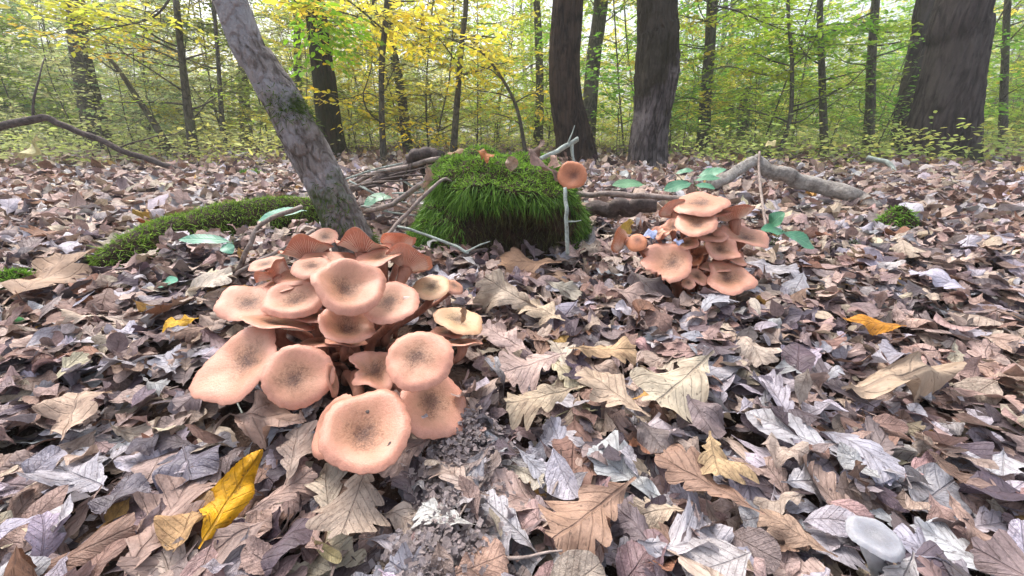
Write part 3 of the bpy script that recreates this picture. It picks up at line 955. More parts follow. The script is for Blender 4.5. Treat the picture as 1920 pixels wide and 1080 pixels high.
SMALL = [
 (1314, 379, 98, .40, 6, .90, 'wide pale mushroom on the very top of the smaller clump', dict(dep=.02, roll=.12, lob=.05, dome=.04, seed=201)),
 (1305, 416, 76, .62, 8, .865, 'smooth oval mushroom just under the topmost cap of the smaller clump', dict(dep=.04, roll=.12, lob=.04, seed=205)),
 (1375, 404, 76, -.26, -12, .925, 'orange mushroom underside sticking out below the topmost cap', dict(dep=.34, roll=.02, lob=.05, thick=.06)),
 (1396, 441, 86, .38, 30, .91, 'slanting mushroom with a split cap on the seedling side of the smaller clump', dict(dep=.12, roll=.08, lob=.06, wav=.05)),
 (1352, 463, 62, .75, 20, .875, 'crumpled mushroom with a chewed rim in the smaller clump', dict(dep=.22, roll=.08, lob=.16, wav=.10, notch=[(2.2, .4, .35)])),
 (1249, 492, 98, .74, 16, .855, 'mushroom with a big bite missing from its rim and a brown middle', dict(dep=.10, roll=.08, lob=.08, seed=220, notch=[(4.05, .42, .42), (2.6, .2, .18)])),
 (1369, 519, 88, .62, 22, .85, 'low orange-tan mushroom with a lobed rim resting on the litter', dict(dep=.14, roll=.14, lob=.12, seed=223)),
 (1260, 427, 46, .70, -10, .90, 'broken brownish mushroom beside the smooth oval one', dict(dep=.2, roll=.06, lob=.18, wav=.10, notch=[(4.4, .5, .5)])),
 (1262, 394, 50, -.55, -30, .93, 'orange gilled mushroom underside behind the broken one', dict(dep=.36, roll=.02, lob=.05, thick=.06)),
 (1167, 449, 58, -.42, -72, .90, 'orange mushroom standing on edge with coarse gills, apart from the smaller clump', dict(dep=.34, roll=.02, lob=.05, mat=M_CAPO, thick=.07)),
 (1194, 454, 38, .85, -8, .875, 'small brown button mushroom beside the one standing on edge', dict(dep=.0, roll=.14, dome=.22, mat=M_CAPO)),
 (1308, 478, 46, .60, -30, .90, 'shrunken reddish mushroom between the bitten and the crumpled ones', dict(dep=.2, roll=.05, lob=.18, wav=.1, mat=M_CAPO)),
 (1308, 518, 44, .55, 30, .87, 'small tan mushroom under the bitten one', dict(dep=.08, roll=.1, lob=.08)),
 (1291, 531, 26, .75, 10, .84, 'tiny button mushroom at the bottom of the smaller clump', dict(dep=.0, roll=.14, dome=.2)),
 (1335, 438, 60, .45, 14, .90, 'peach mushroom squeezed under the smooth oval cap', dict(dep=.06, roll=.1, lob=.08)),
 (1285, 455, 52, .45, -14, .89, 'shaded peach mushroom above the bitten one', dict(dep=.06, roll=.1, lob=.10)),
 (1368, 478, 58, .45, 24, .895, 'pale peach mushroom with a wavy rim above the low lobed one', dict(dep=.08, roll=.08, lob=.12, wav=.05)),
 (1340, 500, 50, .40, 6, .885, 'dim tan mushroom deep in the smaller clump', dict(dep=.06, roll=.08, lob=.1)),
 (1340, 395, 66, .30, 4, .925, 'pinkish mushroom edge just below the topmost cap', dict(dep=.06, roll=.08, lob=.06)),
 (1231, 437, 34, .60, -20, .90, 'small crinkled mushroom next to the brown button mushroom', dict(dep=.2, roll=.04, lob=.2, wav=.12)),
]
cluster(1300, 520, SMALL, 'smaller mushroom clump beside the seedlings', 0.5)

# the single one on the stump and the white one in the litter
TOPZ = SZ + 0.20
shroom(1073, 328, 54, .94, 20, 0.93, 'single orange mushroom growing from the top edge of the mossy stump', root=(SX + 0.155, SY - 0.06), group=None,
       mat=M_CAPO, dep=.14, roll=.12, lob=.03, seed=303, root_z=TOPZ - 0.03)
e = shroom(1643, 1003, 84, .72, 34, .366, 'small white mushroom with a ringed middle leaning in the leaf litter', group=None,
       root=(at(1660, 1075, .385)[0], at(1660, 1075, .385)[1]), mat=M_CAPW, dep=.06, roll=.24, lob=.05, dome=.05, seed=310, stem_mat=M_STEMW, stem_r=.2)

# ------------------------------------------------------------------ foliage generator
LT = np.array([[0, 0, 0], [.30, .24, .05], [.68, .20, .04], [1, 0, -.04], [.68, -.20, .04], [.30, -.24, .05]])
LF = np.array([[0, 1, 2, 3], [0, 3, 4, 5]])
def leaf_cloud(P, D, size, col, tilt=0.35):
    """P (n,3) stalk points, D (n,3) directions (roughly horizontal), size (n,), col (n,3)"""
    n = len(P)
    D = nrm(D)
    up = nrm(np.array([0, 0, 1.0]) + rng.normal(0, tilt, (n, 3)))
    S = nrm(np.cross(up, D))
    U = np.cross(D, S)
    t = LT[None] * size[:, None, None]
    V = P[:, None] + t[..., 0:1] * D[:, None] + t[..., 1:2] * S[:, None] + t[..., 2:3] * U[:, None]
    F = (LF[None] + (np.arange(n) * 6)[:, None, None]).reshape(-1, 4)
    return V.reshape(-1, 3), F, np.repeat(col, 6, 0)

def branch_path(p, d, L, n=6, up=0.15, wob=0.12):
    pts = [np.array(p, float)]
    d = nrm(d)
    for i in range(n - 1):
        d = nrm(d + np.array([0, 0, up / n]) + rng.normal(0, wob, 3))
        pts.append(pts[-1] + d * L / (n - 1))
    return np.array(pts)

YG, YEL, GRN, PALE = srgb(176, 200, 76), srgb(230, 220, 96), srgb(128, 176, 64), srgb(200, 206, 138)
def leafy_branch(tw, lv, p, d, L, r0, leaf, col, sub=0.12, dens=0.045, jit=0.16, sides=4, droop=0.0):
    """adds twig tubes to tw and leaves to lv (lists of P, D, size, col)"""
    path = branch_path(p, d, L, 6, 0.25 - droop, 0.14)
    sp = spline(path, 9)
    tw.add(*tube(sp, np.linspace(r0, r0 * 0.25, 9), sides, cap=False))
    ns = max(2, int(L / sub))
    for k in range(ns):
        f = 0.25 + 0.75 * (k + rng.random()) / ns
        i = min(int(f * 8), 7)
        q = sp[i] + (sp[i + 1] - sp[i]) * (f * 8 - i)
        dd = nrm(sp[i + 1] - sp[i])
        side = nrm(np.cross(dd, [0, 0, 1])) * (1 if k % 2 else -1)
        sd_ = nrm(dd * 0.7 + side * 0.9 + rng.normal(0, 0.12, 3))
        l = (0.18 + 0.25 * rng.random()) * min(1.0, L / 0.6) * (1.15 - 0.5 * f)
        sub_p = branch_path(q, sd_, l, 4, -0.1, 0.1)
        tw.add(*tube(sub_p, np.linspace(r0 * 0.3, r0 * 0.12, 4), 3, cap=False))
        m = max(3, int(l / dens))
        t = np.linspace(0.12, 1, m)
        pp = np.stack([np.interp(t, np.linspace(0, 1, 4), sub_p[:, j]) for j in range(3)], 1)
        s2 = nrm(np.cross(sd_, [0, 0, 1]))
        sg = np.where(np.arange(m) % 2, 1, -1)[:, None]
        DD = nrm(sd_ * 0.75 + s2 * sg * 0.8 + rng.normal(0, 0.25, (m, 3)) + np.array([0, 0, -0.15]))
        c = col * np.clip(rng.normal(1, jit, (m, 1)), 0.5, 1.6) * (1 + rng.normal(0, 0.06, (m, 3)))
        lv.append((pp, DD, leaf * np.clip(rng.normal(1, 0.22, m), 0.5, 1.6), c))

def cat_leaves(lv, tilt=0.35):
    P = np.concatenate([a[0] for a in lv]); D = np.concatenate([a[1] for a in lv])
    s = np.concatenate([a[2] for a in lv]); c = np.concatenate([a[3] for a in lv])
    return leaf_cloud(P, D, s, c, tilt)

def tint(o, c):
    o.color = (*[float(q) for q in c], 1.0)

def build_tree(name, label, pts, y, mat, top=None, sides=28, rings=90, disp=None, moss=None, flare=1.25, group=None, leaves=None, limbs=4, crown_col=YG, sink=True, ys=None):
    """trunk through pixel points (px,py,width_px), lowest first, all at ground distance y; goes on up to height top"""
    W, R = [], []
    for k, (px, py, w) in enumerate(pts):
        p = aty(px, py, y if ys is None else ys[k])
        dp = (p - CAM) @ FWD
        W.append(p); R.append(0.5 * w * dp / FPX / math.sqrt(1 + ((px - 960) / FPX) ** 2))
    W, R = list(W), list(R)
    x0, y0_ = W[0][0], W[0][1]
    g = float(gz(x0, y0_)) - 0.05
    if W[0][2] > g + 0.02:
        dirn = (W[0] - W[1]) / max(np.linalg.norm(W[0] - W[1]), 1e-6)
        k = (W[0][2] - g)
        q = W[0] + np.array([dirn[0] / max(-dirn[2], .2), dirn[1] / max(-dirn[2], .2), -1]) * k
        W.insert(0, q); R.insert(0, R[0] * flare)
    top = top or 9.0
    d = nrm(W[-1] - W[-2]); d[2] = max(d[2], 0.5); d = nrm(d + np.array([0, 0, 0.35]))
    zt = W[-1][2]
    r0 = R[-1]
    if top > zt + 0.5:
        nst = 4
        for k in range(1, nst + 1):
            d = nrm(d + np.array([0, 0, 0.25]) + rng.normal(0, 0.05, 3))
            W.append(W[-1] + d * (top - zt) / nst / max(d[2], .4))
            R.append(r0 * (1 - 0.8 * k / nst))
    A = np.concatenate([np.array(W), np.array(R)[:, None]], 1)
    # arc-length spaced resampling
    s = np.concatenate([[0], np.cumsum(np.linalg.norm(np.diff(A[:, :3], axis=0), axis=1))])
    fine = spline(A, 400)
    sf = np.concatenate([[0], np.cumsum(np.linalg.norm(np.diff(fine[:, :3], axis=0), axis=1))])
    cut = min(3.2, sf[-1] * 0.6)
    tt = np.concatenate([np.linspace(0, cut, int(rings * 0.8), endpoint=False), np.linspace(cut, sf[-1], rings - int(rings * 0.8))])
    B = np.stack([np.interp(tt, sf, fine[:, j]) for j in range(4)], 1)
    base = np.array([B[0][0], B[0][1], B[0][2]])
    root = empty(name, base)
    tag(root, label, 'tree', group)
    V, F = tube(B[:, :3], np.maximum(B[:, 3], 0.002), sides, disp)
    ma = np.zeros((len(V), 3))
    if moss is not None:
        ma[:] = np.clip(moss(V), 0, 1)[:, None]
    part('trunk', V, F, mat, root, col=ma)
    # limbs and crown above the picture
    tw, lv = [], []
    H = B[-1][2]
    if limbs:
        z_in = max(zt + 0.8, H * 0.5)
        for k in range(limbs):
            z = z_in + (H - z_in) * (k + 0.3) / limbs
            i = int(np.argmin(np.abs(B[:, 2] - z)))
            a = rng.random() * 6.28
            Lb = min(2.4, H * 0.22) * (0.7 + 0.5 * rng.random())
            tw.append(Acc()); leafy_branch(tw[-1], lv, B[i, :3], [math.cos(a), math.sin(a), 0.5], Lb, B[i, 3] * 0.5, 0.09, crown_col, 0.22, 0.08, sides=6)
    if leaves:
        for (z0, z1, n, L, size, c) in leaves:
            for k in range(n):
                z = z0 + (z1 - z0) * rng.random()
                i = int(np.argmin(np.abs(B[:, 2] - z)))
                a = rng.random() * 6.28
                tw.append(Acc()); leafy_branch(tw[-1], lv, B[i, :3], [math.cos(a), math.sin(a), 0.25], L * (0.6 + 0.7 * rng.random()), min(0.012, B[i, 3] * 0.5), size, c)
    if lv:
        for q in tw:
            tV, tF = q.get()
            part('limb', tV, tF, mat, root, col=np.zeros((len(tV), 3)))
        cV, cF, cC = cat_leaves(lv)
        cr = part('crown', cV, cF, M_FOL, root, col=cC, smooth=False)
        tint(cr, (1, 1, 1))
    return root, B

# ------------------------------------------------------------------ the trees one can tell apart
def zmoss(z0, z1):
    return lambda V: sstep(z0, z1, V[:, 2])
# leaning pale trunk behind the big clump
def lean_moss(V):
    a = 1.25 * (1 - sstep(0.16, 0.46, V[:, 2])) * (.6 + .5 * sstep(-.02, .04, V[:, 0] - np.interp(V[:, 2], [0.1, 0.8], [-0.33, -0.55])))
    p = np.exp(-((V[:, 2] - 0.475) / 0.035) ** 2) * sstep(-0.02, 0.03, V[:, 0] - np.interp(V[:, 2], [0.1, 0.8], [-0.33, -0.55]))
    return np.maximum(a * (0.55 + 0.5 * vnoise(V * 14, 8)), .45 * p)
def bark_lean(TH, S):
    C_, D_ = np.cos(TH), np.sin(TH)
    Q = np.stack([C_ * 2.5, D_ * 2.5, S * 14 + 1.3 * C_ + .9 * D_], -1)
    warp = vnoise(Q * 1.7, 66)
    P = np.stack([C_ * 3.5 + .5 * warp, D_ * 3.5 - .4 * warp, S * 26 + 1.6 * warp], -1)
    rough = 1 - sstep(0.44, 0.56, S + .05 * warp)
    knot = 0.10 * np.exp(-((S - 0.50) / 0.03) ** 2) * (.5 - .5 * C_)
    flake = np.clip(1 - 2.4 * np.abs(vnoise(P, 62)), -.6, 1)
    fl2 = np.clip(1 - 2.4 * np.abs(vnoise(P * 2.2, 67)), -.6, 1)
    return 1 + 0.035 * vnoise(Q * .6, 61) + rough * (0.055 * flake + .03 * fl2) + (1 - rough) * .012 * (flake + fl2) + knot
LEAN, LEANB = build_tree('leaning_tree', 'leaning pale grey trunk with mossy foot rising behind the big mushroom clump', [(668, 470, 84), (628, 380, 76), (580, 285, 80), (538, 205, 76), (489, 120, 74), (432, 0, 72)],
           0.88, M_BARK_LEAN, top=3.6, sides=72, rings=240, disp=bark_lean, moss=lean_moss, limbs=3, flare=1.1)
lv_, lf_ = tube(LEANB[:90, :3], LEANB[:90, 3] * 1.04, 40)
S_, N_ = sample_surface(lv_, lf_, 26000)
kz = S_[:, 2]
noi = vnoise(S_ * 11, 71)
k_ = (np.exp(-((kz - 0.47) / 0.028) ** 2) * (N_[:, 0] > -0.1) * 1.0 > rng.random(len(S_))) | ((rng.random(len(S_)) < 0.8 * (1 - sstep(0.16, 0.36, kz))) & (noi > -0.08) & (N_[:, 0] > -0.3))
moss_part(LEAN, S_[k_], N_[k_], length=0.013, width=0.0008, down=0.3, spread=0.6, c_lo=srgb(50, 70, 24), c_hi=srgb(100, 124, 46))

bd = bark_disp
build_tree('dark_tree', 'straight dark mossy-green trunk standing just behind the leaning trunk', [(628, 308, 62), (618, 240, 48), (608, 150, 44), (596, 60, 40), (588, 0, 40)], 5.6, M_BARK_DARK, 9, 56, 150, bd(.06, 7, 2.8, 3), lambda V: 0.55 + 0 * V[:, 0], flare=1.2,
           leaves=[(1.4, 2.6, 6, .7, .06, srgb(196, 210, 70))])
build_tree('dark_tree', 'thick dark brown curved trunk rising behind the stump', [(1082, 312, 82), (1076, 255, 66), (1062, 190, 58), (1057, 120, 56), (1061, 50, 56), (1065, 0, 56)], 4.9, M_BARK_DARK, 10, 90, 200, bd(.07, 9, 2.6, 13, .05), None, flare=1.3)
build_tree('weathered_tree', 'stout trunk with stripped grey lower bark and dark mossy upper bark', [(1214, 328, 76), (1216, 270, 68), (1224, 205, 68), (1228, 165, 76), (1230, 130, 80), (1233, 60, 74), (1232, 0, 72)], 4.1, M_BARK_GREY, 9, 100, 240, bd(.10, 8, 3.6, 23, .07),
           lambda V: 0.8 * sstep(0.35, 1.10, V[:, 2] + 0.40 * vnoise(V * 5, 9) + 0.1 * vnoise(V * 17, 9) + 0.10 * (V[:, 0] - 1.4)), flare=1.12)
build_tree('oak_tree', 'massive dark oak trunk at the woodland edge with flaring foot', [(1752, 312, 168), (1765, 240, 142), (1783, 150, 128), (1800, 60, 122), (1808, 0, 120)], 4.9, M_BARK_BIG, 12, 120, 200, bd(.06, 11, 2.4, 33, .03), lambda V: 0.9 * (1 - sstep(0.0, 0.5, V[:, 2])), flare=1.3)
build_tree('dark_tree', 'dark trunk leaning behind the massive oak', [(1690, 290, 56), (1705, 180, 46), (1728, 60, 40), (1735, 0, 38)], 6.4, M_BARK_BIG, 9, 30, 90, bd(.06, 7, 2, 43))
build_tree('grey_tree', 'grey trunk with pale patches standing between the two dark trunks', [(1100, 262, 32), (1106, 190, 28), (1114, 100, 27), (1127, 0, 26)], 7.6, M_BARK_FAR, 9, 24, 90, bd(.05, 5, 3, 53), leaves=[(1.0, 3.2, 8, .8, .06, YG)])
build_tree('grey_tree', 'broad bluish grey trunk leaning away deep in the hazy undergrowth', [(190, 278, 60), (172, 205, 52), (158, 140, 46), (146, 70, 42), (140, 0, 40)], 7.2, M_BARK_FAR, 9, 30, 90, bd(.05, 6, 2, 63))
THIN = [
 ('thin straight trunk beside the arching branch', [(368, 318, 24), (352, 200, 18), (340, 100, 14), (330, 0, 13)], 5.2, YG, 8),
 ('crooked dark sapling bending down behind the arching branch', [(328, 312, 20), (300, 250, 16), (255, 180, 13), (222, 130, 10), (196, 100, 8)], 5.4, PALE, 5),
 ('slim grey trunk with yellow leaves behind the branch pile', [(766, 290, 22), (758, 220, 19), (748, 150, 17), (735, 80, 15), (728, 0, 14)], 7.5, YEL, 10),
 ('slender straight stem with bright yellow leaves', [(720, 308, 15), (716, 220, 11), (716, 120, 11), (726, 0, 11)], 5.0, YEL, 12),
 ('slender dark stem rising behind the mossy stump', [(850, 285, 14), (858, 180, 11), (866, 80, 10), (874, 0, 9)], 5.5, YG, 6),
 ('thin brown sapling with sparse leaves between stump and thick trunk', [(1008, 280, 20), (1012, 180, 15), (1010, 80, 14), (1006, 0, 13)], 9.0, YEL, 8),
 ('dark slim trunk with side shoots behind the stripped grey trunk', [(1318, 292, 28), (1322, 200, 23), (1330, 100, 21), (1336, 0, 20)], 7.0, YG, 12),
 ('short broken grey trunk in the green undergrowth', [(1390, 275, 26), (1395, 210, 22), (1398, 165, 20)], 8.5, GRN, 4),
 ('slim trunk standing midway between grey trunk and oak', [(1546, 296, 18), (1543, 200, 15), (1540, 100, 13), (1538, 0, 12)], 6.0, GRN, 12),
 ('dark crooked trunk beside the massive oak', [(1626, 296, 26), (1632, 200, 21), (1634, 110, 19), (1642, 0, 17)], 6.2, GRN, 10),
 ('thin curved stem with a forked foot in the green thicket', [(1452, 300, 12), (1480, 230, 9), (1485, 120, 8), (1478, 0, 7)], 5.6, YG, 8),
 ('thin leaning stem in front of the pale green thicket', [(425, 300, 11), (415, 200, 9), (408, 100, 8), (400, 0, 7)], 6.4, PALE, 6),
 ('slim trunk beyond the massive oak', [(1880, 290, 22), (1882, 180, 18), (1886, 80, 16), (1890, 0, 15)], 6.6, GRN, 8),
 ('small grey trunk far behind the leaning trunk', [(462, 255, 24), (458, 180, 20), (455, 90, 18), (452, 0, 17)], 10.0, PALE, 6),
 ('thin grey stem close to the dark mossy-green trunk', [(562, 270, 18), (560, 180, 15), (558, 90, 14), (556, 0, 13)], 9.5, YEL, 6),
 ('whip-thin arching stem in the yellow undergrowth', [(985, 285, 8), (968, 200, 6), (930, 130, 5), (880, 70, 4)], 5.2, YEL, 4),
]
for i, (lab, pts, y, c, nb) in enumerate(THIN):
    short = 'broken' in lab or 'bending' in lab or 'arching' in lab
    build_tree('slender_tree', lab, pts, y, M_BARK_FAR, aty(pts[-1][0], pts[-1][1], y)[2] if short else 5.5, 12, 60, bd(.05, 3, 4, 80 + i), lambda V: 0.3 + 0 * V[:, 0], limbs=0 if short else 3,
               leaves=[(0.5, 2.6 if not short else 1.4, nb, .75, .055, c)], crown_col=c)

# ------------------------------------------------------------------ saplings and shrubs of the thicket
def sapling_proto(h, nb, leafs, seed, zmin=0.35):
    path = branch_path((0, 0, -0.05), (rng.normal(0, .08), rng.normal(0, .08), 1), h, 7, 0.1, 0.06)
    sp = spline(path, 16)
    r = 0.006 + 0.006 * h / 3
    tv, tf = tube(sp, np.linspace(r, r * 0.25, 16), 6)
    tw, lv = Acc(), []
    tw.add(tv, tf)
    for k in range(nb):
        f = zmin / h + (1 - zmin / h) * (k + rng.random()) / nb
        i = min(int(f * 15), 15)
        a = k * 2.4 + rng.normal(0, .5)
        L = (0.45 + 0.6 * rng.random()) * (1.15 - 0.55 * f) * min(1.3, h / 2.2)
        leafy_branch(tw, lv, sp[i], [math.cos(a), math.sin(a), 0.25], L, r * 0.45, leafs, np.array([1.0, 1, 1]) * .95, 0.065, 0.034, 0.20)
    V, F = tw.get()
    return (V, F), cat_leaves(lv)
protos = [sapling_proto(h, nb, 0.066, 0) for h, nb in ((2.2, 16), (2.8, 20), (3.4, 24), (4.2, 30), (3.0, 18), (5.0, 36))]
shrubs = [sapling_proto(h, nb, 0.05, 0, 0.06) for h, nb in ((0.8, 11), (1.1, 14), (1.4, 16), (0.6, 9))]
def store(kind, lst, trunkname):
    out = []
    for (tv, tf), (lv, lf, lc) in lst:
        a = mesh(trunkname, tv, tf, M_BARK_FAR, col=np.full((len(tv), 3), .3)); b = mesh('crown', lv, lf, M_FOL, col=lc, smooth=False)
        out.append((a.data, b.data))
        bpy.data.objects.remove(a); bpy.data.objects.remove(b)
    return out
PS, SS = store('sapling', protos, 'trunk'), store('shrub', shrubs, 'stem')

def thicket_colour(tx, high):
    j = rng.random()
    if tx < -0.75:
        c = (PALE * 0.85 if j < .5 else YG * 0.9 if j < .8 else srgb(150, 176, 120))
        n = 'pale grey-green'
    elif tx < -0.1:
        c = YEL if j < .35 else (PALE if j < .75 else YG)
    elif tx < 0.25:
        c = YEL * 0.97 if j < .4 else YG
    else:
        c = YG if j < .5 else (GRN if j < .85 else YEL)
    if c is YEL or np.allclose(c, YEL * .97):
        n = 'yellow'
    elif c is GRN:
        n = 'fresh green'
    elif c is YG or np.allclose(c, YG * .9):
        n = 'yellow-green'
    else:
        n = 'pale grey-green'
    return np.array(c), n
def place_leafy(store_, idx, x, y, s, col, name, tname, label, cat, group):
    e = empty(name, (x, y, float(gz(x, y)) - 0.02))
    e.rotation_euler = (0, 0, rng.random() * 6.28)
    e.scale = (s, s, s)
    tag(e, label, cat, group)
    for md, nm in zip(store_[idx], (tname, 'crown')):
        o = bpy.data.objects.new(nm, md)
        COL.objects.link(o); o.parent = e
        if nm == 'crown':
            tint(o, col)
def where_thicket(tx, y):
    z = ('near the broad bluish grey trunk' if tx < -.95 else 'near the arching branch' if tx < -.62 else 'behind the leaning trunk' if tx < -.36 else
         'behind the mossy stump' if tx < .08 else 'around the two thick dark trunks' if tx < .42 else 'beyond the seedlings and logs' if tx < .92 else 'around the massive oak')
    return z
for k in range(270):
    y = 6.2 + 15 * (k / 270) ** 1.1 + rng.random()
    tx = rng.uniform(-1.42, 1.42)
    c, nm = thicket_colour(tx, True)
    pi, sc_ = int(rng.integers(0, len(PS))), 0.8 + 0.5 * rng.random()
    hh = (2.2, 2.8, 3.4, 4.2, 3.0, 5.0)[pi] * sc_
    size = 'tall' if hh > 3.8 else ('middle-sized' if hh > 2.7 else 'short')
    place_leafy(PS, pi, tx * y, y, sc_, c * (0.85 + 0.3 * rng.random()), 'sapling', 'trunk',
                '%s slim sapling with %s leaves %s' % (size, nm, where_thicket(tx, y)), 'sapling', '%s %s saplings %s' % (size, nm, where_thicket(tx, y)))
for k in range(170):
    y = 4.7 + 9.5 * (k / 170) ** 1.3 + 0.6 * rng.random()
    tx = rng.uniform(-1.4, 1.4)
    if abs(tx) < 0.45 and y < 6.2 or .95 < tx < 1.3 and y < 5.6:
        continue
    c, nm = thicket_colour(tx, False)
    c = c * 0.7 + PALE * 0.3
    pi, sc_ = int(rng.integers(0, len(SS))), 0.7 + 0.5 * rng.random()
    size = 'waist-high' if (0.8, 1.1, 1.4, 0.6)[pi] * sc_ > .9 else 'knee-high'
    place_leafy(SS, pi, tx * y, y, sc_, c * (0.8 + 0.3 * rng.random()), 'shrub', 'stem',
                '%s shrub with %s leaves %s' % (size, nm, where_thicket(tx, y)), 'shrub', '%s %s shrubs %s' % (size, nm, where_thicket(tx, y)))

# far wood that reads as one mass: trunks and leaves
def far_woods():
    tw = Acc()
    for k in range(80):
        y = 20 + 45 * rng.random(); x = rng.uniform(-1.5, 1.5) * y
        r = 0.07 + 0.14 * rng.random()
        h = 14
        p = branch_path((x, y, -0.2), (rng.normal(0, .10), 0, 1), h, 5, 0.1, 0.06)
        tw.add(*tube(p, np.linspace(r, r * .5, 5), 6))
    V, F = tw.get()
    o = mesh('far_trunks', V, F, M_BARK_FAR, col=np.full((len(V), 3), .2)); o['kind'] = 'stuff'
    tag(o, 'grey trunks of the distant wood seen through the leaves', 'woods')
    n = 70000
    nc = 2400
    cy_ = 19 + 46 * rng.random(nc) ** 1.2; tx = rng.uniform(-1.55, 1.55, nc); cx_ = tx * cy_
    zmax = 0.30 * cy_ + 1.5
    cz = zmax * rng.random(nc) ** 1.0
    i = rng.integers(0, nc, n)
    sc = 1.2 + 0.8 * rng.random(nc)
    P = np.stack([cx_[i], cy_[i], cz[i]], 1) + rng.normal(0, 1, (n, 3)) * np.array([1, 1, .35]) * sc[i][:, None]
    lowk = rng.random(n) < .22                        # brushwood closing the view near the ground
    P[lowk, 1] = 15 + 14 * rng.random(lowk.sum()); P[lowk, 0] = (rng.random(lowk.sum()) * 3 - 1.5) * P[lowk, 1]; P[lowk, 2] = 2.4 * rng.random(lowk.sum()) ** 1.3
    P[:, 2] = np.maximum(P[:, 2], 0.05)
    cols = np.array([thicket_colour(t, True)[0] for t in tx]) * rng.uniform(.8, 1.2, (nc, 1))
    V, F, C = leaf_cloud(P, rng.normal(0, 1, (n, 3)) * np.array([1, 1, .3]), 0.18 + 0.11 * rng.random(n), cols[i] * rng.uniform(.8, 1.2, (n, 1)), 0.6)
    o = mesh('far_foliage', V, F, M_FOL, col=C, smooth=False); o['kind'] = 'stuff'
    tint(o, (1, 1, 1))
    tag(o, 'yellow-green leaf mass of the distant wood', 'woods')
    # low undergrowth between the shrubs
    n = 27000
    nc = 1500
    y = 4.3 + 12 * rng.random(nc) ** 1.7; tx = rng.uniform(-1.45, 1.45, nc)
    k = ~((np.abs(tx + .02) < 0.48) & (y < 5.9)); y, tx = y[k], tx[k]; nc = len(y)
    i = rng.integers(0, nc, n)
    P = np.stack([tx * y, y, 0.05 + 0.35 * rng.random(nc)], 1)[i] + rng.normal(0, 1, (n, 3)) * np.array([.25, .25, .10])
    P[:, 2] = np.maximum(P[:, 2], gz(P[:, 0], P[:, 1]) + .02)
    cols = np.array([thicket_colour(t, False)[0] * .5 + PALE * .5 for t in tx]) * rng.uniform(.7, 1.1, (nc, 1))
    V, F, C = leaf_cloud(P, rng.normal(0, 1, (n, 3)) * np.array([1, 1, .25]), 0.045 + 0.03 * rng.random(n), cols[i] * rng.uniform(.8, 1.2, (n, 1)), 0.4)
    o = mesh('undergrowth', V, F, M_FOL, col=C, smooth=False); o['kind'] = 'stuff'
    tint(o, (1, 1, 1))
    tag(o, 'low pale leafy undergrowth along the edge of the litter', 'undergrowth')
far_woods()

# bright sprays hanging into the picture: branches of their own
def spray(label, pts, y, c, leaf, r0, n):
    """leafy bough: pixel path at distance y (origin first), n side branches"""
    W = np.array([aty(px, py, y) for px, py in pts])
    sp = spline(W, 20)
    root = empty('leafy_bough', sp[0])
    tag(root, label, 'branch')
    tw, lv = Acc(), []
    tw.add(*tube(sp, np.linspace(r0, r0 * .3, 20), 6))
    for k in range(n):
        f = 0.2 + 0.8 * (k + rng.random()) / n
        i = min(int(f * 19), 18)
        dd = nrm(sp[i + 1] - sp[i]); a = rng.uniform(-1, 1)
        side = np.array([a * .5, (1 if k % 2 else -1) * .8, rng.normal(0, .2)])
        leafy_branch(tw, lv, sp[i], dd * .5 + side, 0.35 + 0.3 * rng.random(), r0 * .4, leaf, c, 0.09, 0.04, droop=.3)
    V, F = tw.get()
    part('limb', V, F, M_BARK_FAR, root, col=np.zeros((len(V), 3)))
    cv, cf, cc = cat_leaves(lv)
    o = part('crown', cv, cf, M_FOL, root, col=cc, smooth=False); tint(o, (1, 1, 1))
Y2 = srgb(242, 228, 86)
spray('bright yellow leafy bough hanging over the slender yellow stem', [(716, -30), (700, 20), (760, 45), (850, 75), (910, 100)], 4.9, Y2, .085, .012, 26)
spray('yellow leafy bough reaching towards the dark mossy-green trunk', [(718, 60), (690, 40), (650, 25), (610, 20)], 5.0, Y2, .085, .01, 18)
spray('fresh green leafy bough crossing the dark mossy-green trunk', [(500, -40), (545, -5), (590, 30), (640, 45)], 4.6, srgb(150, 200, 50), .08, .01, 16)
spray('low yellow leafy bough beside the dark mossy-green trunk', [(718, 190), (690, 175), (650, 185), (600, 190)], 5.1, srgb(226, 206, 60), .06, .008, 7)
spray('yellow leafy bough low on the slender yellow stem', [(718, 240), (745, 232), (780, 240), (810, 250)], 5.2, srgb(230, 206, 66), .055, .008, 7)
spray('yellow-green leafy bough hanging before the crooked sapling', [(330, -20), (290, 30), (220, 50), (130, 60)], 4.8, srgb(206, 206, 80), .075, .012, 24)
spray('orange-tinged leafy bough above the broad bluish grey trunk', [(345, 120), (290, 95), (230, 90), (170, 80)], 5.0, srgb(216, 188, 84), .06, .01, 9)
spray('green leafy bough above the stripped grey trunk', [(1336, 10), (1380, 20), (1440, 45), (1510, 70)], 5.6, srgb(176, 206, 66), .075, .012, 20)
spray('yellow-green leafy bough between grey trunk and slim trunk', [(1336, 130), (1370, 125), (1430, 140), (1490, 150)], 5.9, srgb(190, 204, 64), .075, .01, 18)
spray('lush green leafy bough beside the massive oak', [(1642, 20), (1600, 40), (1560, 60), (1500, 75)], 5.8, srgb(150, 194, 64), .075, .012, 20)
spray('golden leafy bough beside the thick curved trunk', [(985, 130), (1005, 120), (1030, 135), (1020, 180)], 5.6, srgb(230, 206, 66), .06, .008, 7)

